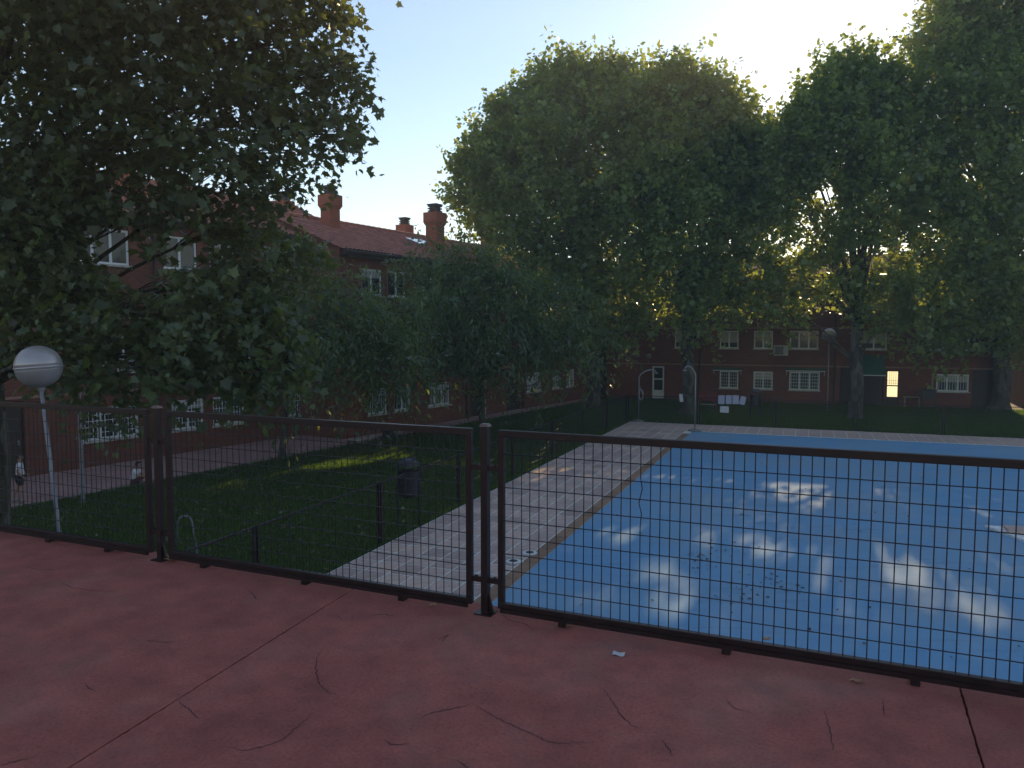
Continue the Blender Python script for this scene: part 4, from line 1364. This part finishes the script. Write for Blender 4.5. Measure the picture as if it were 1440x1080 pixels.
def notice(label, px0, px1, py0, py1, tilt=0.0, mat='print', F=None):
    # hung on the deck side of the far fence
    P0 = uv(FU - .035, 0)
    def hit(px, py):
        a, c = ray(px, py)
        t_ = (a * P0.y - P0.x) / (V.x - a * V.y)
        d = P0.y + t_ * V.y
        return Vector((P0.x + t_ * V.x, d, EYE + c * d))
    a, b = hit(px0, py1), hit(px1, py0)
    c = (a + b) / 2
    w, h = (Vector((b.x, b.y, 0)) - Vector((a.x, a.y, 0))).length, b.z - a.z
    t = thing('notice', label, 'notice', c, FT, 'paper notices tied to the far pool fence')
    s = MB().box(-w / 2, w / 2, -.006, .0, -h / 2, h / 2)
    o = s.build('sheet', M[mat], t, rot=(0, tilt, 0))
    tie = MB()
    for x in (-w / 2 + .04, w / 2 - .04): tie.box(x - .012, x + .012, -.012, .03, h / 2 - .05, h / 2 - .02)
    tie.build('tie', M['bin'], t, rot=(0, tilt, 0))
    return t


notice('printed white sheet on the far fence, leftmost of the row of four', 1010, 1019, 556, 568)
notice('printed white sheet second in the row of four on the far fence', 1020.5, 1029, 556, 568)
notice('printed white sheet third in the row, next to the tilted one', 1030, 1039, 556, 568)
notice('tilted printed sheet at the right end of the row of four', 1040.5, 1048.5, 557.5, 569, R(12))
notice('single plain white sheet hung under the row of four sheets', 1012.5, 1025, 571.5, 580, 0, 'paper')
notice('narrow tilted white sign on the far fence between the two showers', 955.5, 960.5, 554, 565, R(-8), 'paper')
# ring buoy by the slim shower
P0 = gnd(889, 592)
rb = thing('ring_buoy', 'small white ring buoy hung on the slim shower pole', 'ring buoy', (P0.x + .33, P0.y - .52, G + 1.35), R(-10))
MB().tube([(.10 * math.cos(a), 0, .24 * math.sin(a)) for a in [2 * math.pi * q / 20 for q in range(21)]], .035, 8, cap=False).build('ring', M['globe'], rb, smooth=True)
MB().tube([(0, 0, .27), (-.06, .04, .40)], .01, 5).build('rope', M['paper'], rb)

# garden bollards / thin poles
for px, py, hh, lab in [(363, 0, 0, '')]:
    g = gnd(117, 708)
    t = thing('thin_post', 'thin grey steel post at the edge of the lawn before the grilled window', 'post', (g.x, g.y, G))
    MB().tube([(0, 0, 0), (0, 0, 3.0)], .05, 8).build('shaft', M['pole'], t)
    MB().lathe([(.09, 0), (.09, .03), (.055, .06)], 10).build('foot', M['pole'], t)
g = gnd(682, 590)
t = thing('thin_post', 'pale thin post on the path just behind the slender trunk', 'post', (g.x, g.y, G))
MB().tube([(0, 0, 0), (0, 0, 3.2)], .06, 8).build('shaft', M['kerb'], t)
MB().lathe([(.1, 0), (.1, .03), (.065, .06)], 10).build('foot', M['kerb'], t)


# ------------------------------------------------------------------ people
def skin_chain(name, verts, edges, radii, mat, parent, root=0, sub=2):
    me = bpy.data.meshes.new(name)
    me.from_pydata([tuple(v) for v in verts], edges, [])
    o = link(name, me, mat, parent)
    md = o.modifiers.new('skin', 'SKIN')
    md.use_smooth_shade = True
    for i, r_ in enumerate(radii):
        rr = r_ if hasattr(r_, '__len__') else (r_, r_)
        me.skin_vertices[0].data[i].radius = rr
    me.skin_vertices[0].data[root].use_root = True
    s = o.modifiers.new('sub', 'SUBSURF'); s.levels = sub; s.render_levels = sub
    return o


def person(label, loc, rz, H, pose, shirt, shorts):
    t = thing('person', label, 'person', loc, rz, 'children on the path')
    k = H / 1.7
    if pose == 'stand':
        J = dict(pel=(0, 0, .92), belly=(0, .0, 1.06), chest=(0, .01, 1.25), neck=(0, .0, 1.42), head0=(0, -.015, 1.50), head1=(0, -.02, 1.60), top=(0, .0, 1.67),
                 shL=(-.17, 0, 1.36), shR=(.17, 0, 1.36), elL=(-.23, .05, 1.10), elR=(.22, .06, 1.11), wrL=(-.20, -.10, .92), wrR=(.17, -.14, .98),
                 hpL=(-.09, 0, .88), hpR=(.09, 0, .88), knL=(-.10, -.05, .50), knR=(.10, .10, .50), anL=(-.10, .03, .09), anR=(.10, .26, .12), ftL=(-.11, -.13, .04), ftR=(.11, .12, .04))
    else:   # sitting on the ground, knees bent, leaning forward
        J = dict(pel=(0, 0, .14), belly=(0, .02, .28), chest=(0, -.05, .46), neck=(0, -.11, .62), head0=(0, -.15, .69), head1=(0, -.18, .78), top=(0, -.16, .86),
                 shL=(-.17, -.07, .57), shR=(.17, -.07, .57), elL=(-.24, -.24, .38), elR=(.24, -.24, .38), wrL=(-.14, -.44, .33), wrR=(.14, -.44, .33),
                 hpL=(-.10, -.03, .12), hpR=(.10, -.03, .12), knL=(-.17, -.42, .40), knR=(.17, -.42, .40), anL=(-.12, -.66, .08), anR=(.12, -.66, .08), ftL=(-.12, -.84, .04), ftR=(.12, -.84, .04))
    names = list(J)
    V_ = [Vector(J[n]) * k for n in names]
    ix = {n: i for i, n in enumerate(names)}
    E_ = [('pel', 'belly'), ('belly', 'chest'), ('chest', 'neck'), ('neck', 'head0'), ('head0', 'head1'), ('head1', 'top'), ('chest', 'shL'), ('chest', 'shR'), ('shL', 'elL'), ('elL', 'wrL'), ('shR', 'elR'), ('elR', 'wrR'),
          ('pel', 'hpL'), ('pel', 'hpR'), ('hpL', 'knL'), ('knL', 'anL'), ('anL', 'ftL'), ('hpR', 'knR'), ('knR', 'anR'), ('anR', 'ftR')]
    rad = dict(pel=.12, belly=.115, chest=.125, neck=.052, head0=.078, head1=.098, top=.055, shL=.058, shR=.058, elL=.042, elR=.042, wrL=.03, wrR=.03, hpL=.085, hpR=.085, knL=.058, knR=.058, anL=.036, anR=.036, ftL=.032, ftR=.032)
    E_ix = [(ix[a], ix[b]) for a, b in E_]
    VV = list(V_); RR = [rad[n] * k for n in names]
    # hands: palm and five fingers on each wrist
    for s in 'LR':
        w_, e_ = Vector(J['wr' + s]), Vector(J['el' + s])
        d = (w_ - e_).normalized()
        side = d.cross(Vector((0, 1, .3))).normalized()
        nrm = d.cross(side)
        pi_ = len(VV); VV.append((w_ + d * .06) * k); RR.append((.034 * k, .018 * k)); E_ix.append((ix['wr' + s], pi_))
        for q, (off, ln) in enumerate(((-.030, .062), (-.010, .075), (.010, .072), (.028, .055))):
            b0 = w_ + d * .085 + side * off
            i0 = len(VV); VV.append(b0 * k); RR.append(.0105 * k); E_ix.append((pi_, i0))
            VV.append((b0 + d * ln * .6 + nrm * .012) * k); RR.append(.0095 * k); E_ix.append((i0, i0 + 1))
            VV.append((b0 + d * ln + nrm * .032) * k); RR.append(.008 * k); E_ix.append((i0 + 1, i0 + 2))
        b0 = w_ + d * .04 + side * -.042
        i0 = len(VV); VV.append(b0 * k); RR.append(.012 * k); E_ix.append((pi_, i0))
        VV.append((b0 + d * .045 - side * .022 + nrm * .015) * k); RR.append(.010 * k); E_ix.append((i0, i0 + 1))
    # nose, ears
    hv = Vector(J['head1']); hd = (Vector(J['top']) - Vector(J['head0'])).normalized()
    fw = Vector((0, -1, 0)); fw = (fw - hd * fw.dot(hd)).normalized()
    i0 = len(VV); VV.append((hv + fw * .112 - hd * .03) * k); RR.append(.014 * k); E_ix.append((ix['head1'], i0))
    for sx in (-1, 1):
        i0 = len(VV); VV.append((hv + Vector((sx * .098, .01, -.02))) * k); RR.append((.022 * k, .012 * k)); E_ix.append((ix['head1'], i0))
    skin_chain('body', VV, E_ix, RR, M['skin'], t)
    hb = MB()
    ball = []
    c = Vector(J['head1']) + hd * .012 - fw * .014
    bmh = bmesh.new()
    bmesh.ops.create_icosphere(bmh, subdivisions=3, radius=.122)
    for v in list(bmh.verts):
        p = v.co
        if p.dot(fw) > .035 + .0 and p.dot(hd) < .055: bmh.verts.remove(v)
        elif p.dot(hd) < -.075: bmh.verts.remove(v)
        else:
            v.co = p * (1 + .05 * math.sin(p.x * 60) * math.sin(p.z * 50))
    for v in bmh.verts: v.co = (v.co + c) * k
    me = bpy.data.meshes.new('hair'); bmh.to_mesh(me); bmh.free()
    ho = link('hair', me, M['hair'], t)
    so = ho.modifiers.new('thick', 'SOLIDIFY'); so.thickness = .012
    ey = MB()
    for sx in (-1, 1): ey.lathe([(.002, -.012), (.011, -.004), (.011, .004), (.002, .012)], 8, tuple((hv + fw * .094 + Vector((sx * .036, 0, 0)) + hd * .005) * k))
    ey.build('eyes', M['hair'], t)
    mo = MB(); mc = (hv + fw * .098 - hd * .062) * k
    mo.box(mc.x - .022 * k, mc.x + .022 * k, mc.y - .006, mc.y + .006, mc.z - .005 * k, mc.z + .004 * k)
    mo.build('mouth', M['shorts_red'], t)
    jv = lambda *ns: [Vector(J[n]) * k for n in ns]
    hemL = Vector(J['pel']) + (Vector(J['pel']) - Vector(J['belly'])).normalized() * .04
    sv = [hemL * k] + jv('belly', 'chest') + [Vector(J['neck']).lerp(Vector(J['chest']), .35) * k] + jv('shL', 'shR')
    sv += [Vector(J['shL']).lerp(Vector(J['elL']), .75) * k, Vector(J['shR']).lerp(Vector(J['elR']), .75) * k]
    skin_chain('shirt', sv, [(0, 1), (1, 2), (2, 3), (2, 4), (2, 5), (4, 6), (5, 7)], [.150 * k, .145 * k, .150 * k, .075 * k, .078 * k, .078 * k, .066 * k, .066 * k], shirt, t, sub=2)
    kn = lambda s: Vector(J['hp' + s]).lerp(Vector(J['kn' + s]), .8) * k
    skin_chain('shorts', [Vector(J['pel']) * k] + jv('hpL', 'hpR') + [kn('L'), kn('R')], [(0, 1), (0, 2), (1, 3), (2, 4)], [.140 * k, .108 * k, .108 * k, .088 * k, .088 * k], shorts, t, sub=2)
    for s in 'LR':
        a, f = Vector(J['an' + s]), Vector(J['ft' + s])
        skin_chain('shoe', [(a + Vector((0, .03, -.035))) * k, (a.lerp(f, .5) + Vector((0, 0, -.012))) * k, (f + Vector((0, -.03, 0))) * k], [(0, 1), (1, 2)], [.048 * k, .046 * k, .036 * k], M['shoe'], t, sub=1)
    return t


g = gnd(30, 706)
person('child in a white shirt and dark shorts walking along the path', (g.x, g.y, G + .004), R(115), 1.27, 'stand', M['shirt'], M['shorts'])
g = gnd(189, 682)
person('child in a white top and dark red shorts sitting on the path edge', (g.x, g.y, G + .004), R(100), 1.3, 'sit', M['shirt'], M['shorts_red'])

# ------------------------------------------------------------------ things lying on the terrace
tv, tf = leaf_template('lobed')


def dry_leaf(label, px, py, s, dx=0, dy=0, z=0.0):
    g = gnd(px, py, 0)
    m = MB()
    curl = random.uniform(.12, .38)
    a = random.uniform(0, 6.28)
    vs_ = []
    for (x, y, z_) in tv:
        yy = y - .45
        vs_.append((x * s, yy * s, (z_ + curl * (x * x * 1.2 + yy * yy) + .12) * s * .8))
    m.add(vs_, tf)
    m.tube([(0, -.45 * s, .2 * s), (.05 * s, -.9 * s, .05 * s)], .0022, 5)
    o = m.build('dry_leaf', M['dry'], None, loc=(g.x + dx, g.y + dy, z), rot=(random.uniform(-.08, .08), random.uniform(-.08, .08), a))
    sd = o.modifiers.new('thick', 'SOLIDIFY'); sd.thickness = .0012
    zmin = min(v[2] for v in vs_)
    o.location.z = z + .004 + max(0, .12 * s)
    tag(o, label, 'leaf', 'dry leaves on the terrace')


dry_leaf('largest curled brown leaf at the foot of the left fence post', 247, 789, .105)
dry_leaf('brown leaf lying just left of the big curled one by the left post', 238, 789, .07)
dry_leaf('small brown leaf tucked behind the big curled one by the left post', 256, 784, .075)
dry_leaf('dry leaf under the fence between the lamp pole and left post', 172, 775, .075)
dry_leaf('small dry leaf at the terrace edge near the leaning lamp pole', 82, 761, .05)
dry_leaf('dry leaf under the middle panel halfway to the centre post', 607, 852, .05)
dry_leaf('dry leaf under the right panel nearest the centre post', 800, 882, .055)
dry_leaf('dry leaf under the right panel near its middle foot', 1076, 902, .05)
dry_leaf('dry leaf under the right panel farthest from the centre post', 1207, 960, .05)
g = gnd(870, 921, 0)
pp = MB(); pp.v = []
n = 6
for i in range(n + 1):
    for j in range(3):
        pp.v.append(((i / n - .5) * .062, (j / 2 - .5) * .034, .004 + .003 * math.sin(i * 1.1 + j * .7) + .002 * j))
pp.f = [(i * 3 + j, (i + 1) * 3 + j, (i + 1) * 3 + j + 1, i * 3 + j + 1) for i in range(n) for j in range(2)]
po = pp.build('paper_scrap', M['paper'], None, loc=(g.x, g.y, .001), rot=(0, 0, R(-20)))
sd = po.modifiers.new('thick', 'SOLIDIFY'); sd.thickness = .001
tag(po, 'crumpled white scrap of paper on the red terrace', 'paper')

# a bird in the sky
bp = at(682, 127, 60)
bd = MB()
bd.tube([(-.22, 0, 0), (-.1, 0, .02), (.05, 0, .02), (.17, 0, .03), (.22, 0, .02)], [.01, .06, .07, .045, .01], 8)
bo = thing('bird', 'small dark bird flying left of the tall tree tops', 'bird', bp, R(30))
bd.build('torso', M['bin'], bo, smooth=True)
w_ = MB()
for s in (-1, 1): w_.add([(-.08, s * .04, .03), (.08, s * .04, .03), (.05, s * .25, .10), (-.04, s * .42, .05), (-.1, s * .2, .09)], [(0, 1, 2, 4), (4, 2, 3)])
wo = w_.build('wings', M['bin'], bo)
sd = wo.modifiers.new('thick', 'SOLIDIFY'); sd.thickness = .01

# ------------------------------------------------------------------ grass and litter
def grass(name, n, region, smin, smax, wmul, mat, kind_litter=False):
    us = []
    tries = rng.random((n * 6, 2))
    x = region[0] + tries[:, 0] * (region[1] - region[0])
    y = region[2] * (region[3] / region[2]) ** tries[:, 1]
    dx, dy = x - DECK0.x, y - DECK0.y
    u = dx * U.x + dy * U.y; v = dx * V.x + dy * V.y
    on_deck = (v > -.05) & (u > -10) & (u < deck_u1 + .05)
    onp = ((x - PA.x) * pn.x + (y - PA.y) * pn.y) > -.1
    rel = np.stack([x - TO.x, y - TO.y], 1)
    yl = rel @ np.array([0.404, 0.9147])
    fx, fy = x - F3.x, y - F3.y
    beyond = fx * math.sin(UA) + fy * math.cos(UA) > -.3
    ok = ~on_deck & ~onp & (yl > .3) & ~beyond & (np.abs(x / y) < .75)
    x, y = x[ok][:n], y[ok][:n]
    m_ = len(x)
    sc = np.clip(y / 14, .8, 2.2)
    a = rng.random(m_) * 6.283
    if kind_litter:
        w = rng.uniform(smin, smax, m_)
        c, s = np.cos(a) * w, np.sin(a) * w
        z = G + .05 + rng.random(m_) * .04
        tl = rng.normal(size=(4, m_)) * .02
        pts = np.stack([np.stack([x + c, y + s, z + tl[0]], 1), np.stack([x - s * .7, y + c * .7, z + tl[1]], 1), np.stack([x - c, y - s, z + tl[2]], 1), np.stack([x + s * .7, y - c * .7, z + tl[3]], 1)], 1).reshape(-1, 3)
        faces = np.arange(m_ * 4).reshape(-1, 4)
        k = 4
    else:
        h = rng.uniform(smin, smax, m_) * sc
        w = .006 * wmul * sc
        lx_, ly_ = rng.normal(size=m_) * .5 * h, rng.normal(size=m_) * .5 * h
        c, s = np.cos(a) * w, np.sin(a) * w
        pts = np.stack([np.stack([x + c, y + s, np.full(m_, G)], 1), np.stack([x - c, y - s, np.full(m_, G)], 1), np.stack([x + lx_, y + ly_, G + h], 1)], 1).reshape(-1, 3)
        faces = np.arange(m_ * 3).reshape(-1, 3)
        k = 3
    me = bpy.data.meshes.new(name)
    me.vertices.add(len(pts)); me.vertices.foreach_set('co', pts.astype(np.float32).ravel())
    me.loops.add(faces.size); me.loops.foreach_set('vertex_index', faces.astype(np.int32).ravel())
    me.polygons.add(len(faces)); me.polygons.foreach_set('loop_start', np.arange(0, faces.size, k, dtype=np.int32))
    me.polygons.foreach_set('loop_total', np.full(len(faces), k, np.int32))
    me.update(calc_edges=True)
    at_ = me.attributes.new('tone', 'FLOAT', 'POINT')
    at_.data.foreach_set('value', np.repeat(rng.random(m_), k).astype(np.float32))
    return tag(link(name, me, mat), kind='stuff')


grass('grass', 260000, (-16, 34, 7, 52), .05, .10, 1.6, M['grass'])
grass('fallen_leaves', 1100, (-14, 30, 7, 46), .035, .075, 1, M['litter'], True)

# ------------------------------------------------------------------ thin evening haze
hz = NT('thin_haze')
hz.t.nodes.remove(hz.p)
pv = hz.n('ShaderNodeVolumePrincipled')
pv.inputs['Color'].default_value = (1.0, 0.98, 0.95, 1)
pv.inputs['Density'].default_value = 0.0019
pv.inputs['Anisotropy'].default_value = 0.25
hz.l(pv.outputs[0], hz.out.inputs['Volume'])
hb = MB().box(-402, 402, -252, 552, G - 1.0, 32).build('haze', hz.m)
tag(hb, kind='stuff')

# leaves and dirt blown onto the dry pool floor
pd_v, pd_f = [], []
for k in range(150):
    if k < 70: u, v = rng.uniform(-1, 16), POOL_V0 + rng.uniform(.3, 9)
    else:
        cu, cv = ((3.3, 4.6), (4.4, 4.9), (1.6, 5.6), (2.4, 6.3))[k % 4]
        u, v = cu + rng.normal() * .35, POOL_V0 - 1.2 + cv * .9 + rng.normal() * .25
    a, w_ = rng.random() * 6.28, rng.uniform(.012, .045)
    p = uv(u, v, .020)
    b0 = len(pd_v)
    for q in range(5):
        r_ = w_ * (1.2 if q == 0 else .75)
        pd_v.append((p.x + r_ * math.cos(a + q * 1.256), p.y + r_ * math.sin(a + q * 1.256), p.z + rng.uniform(0, .02)))
    pd_f.append(tuple(range(b0, b0 + 5)))
me = bpy.data.meshes.new('pool_debris'); me.from_pydata(pd_v, [], pd_f)
tag(link('pool_debris', me, M['dry_dark']), kind='stuff')
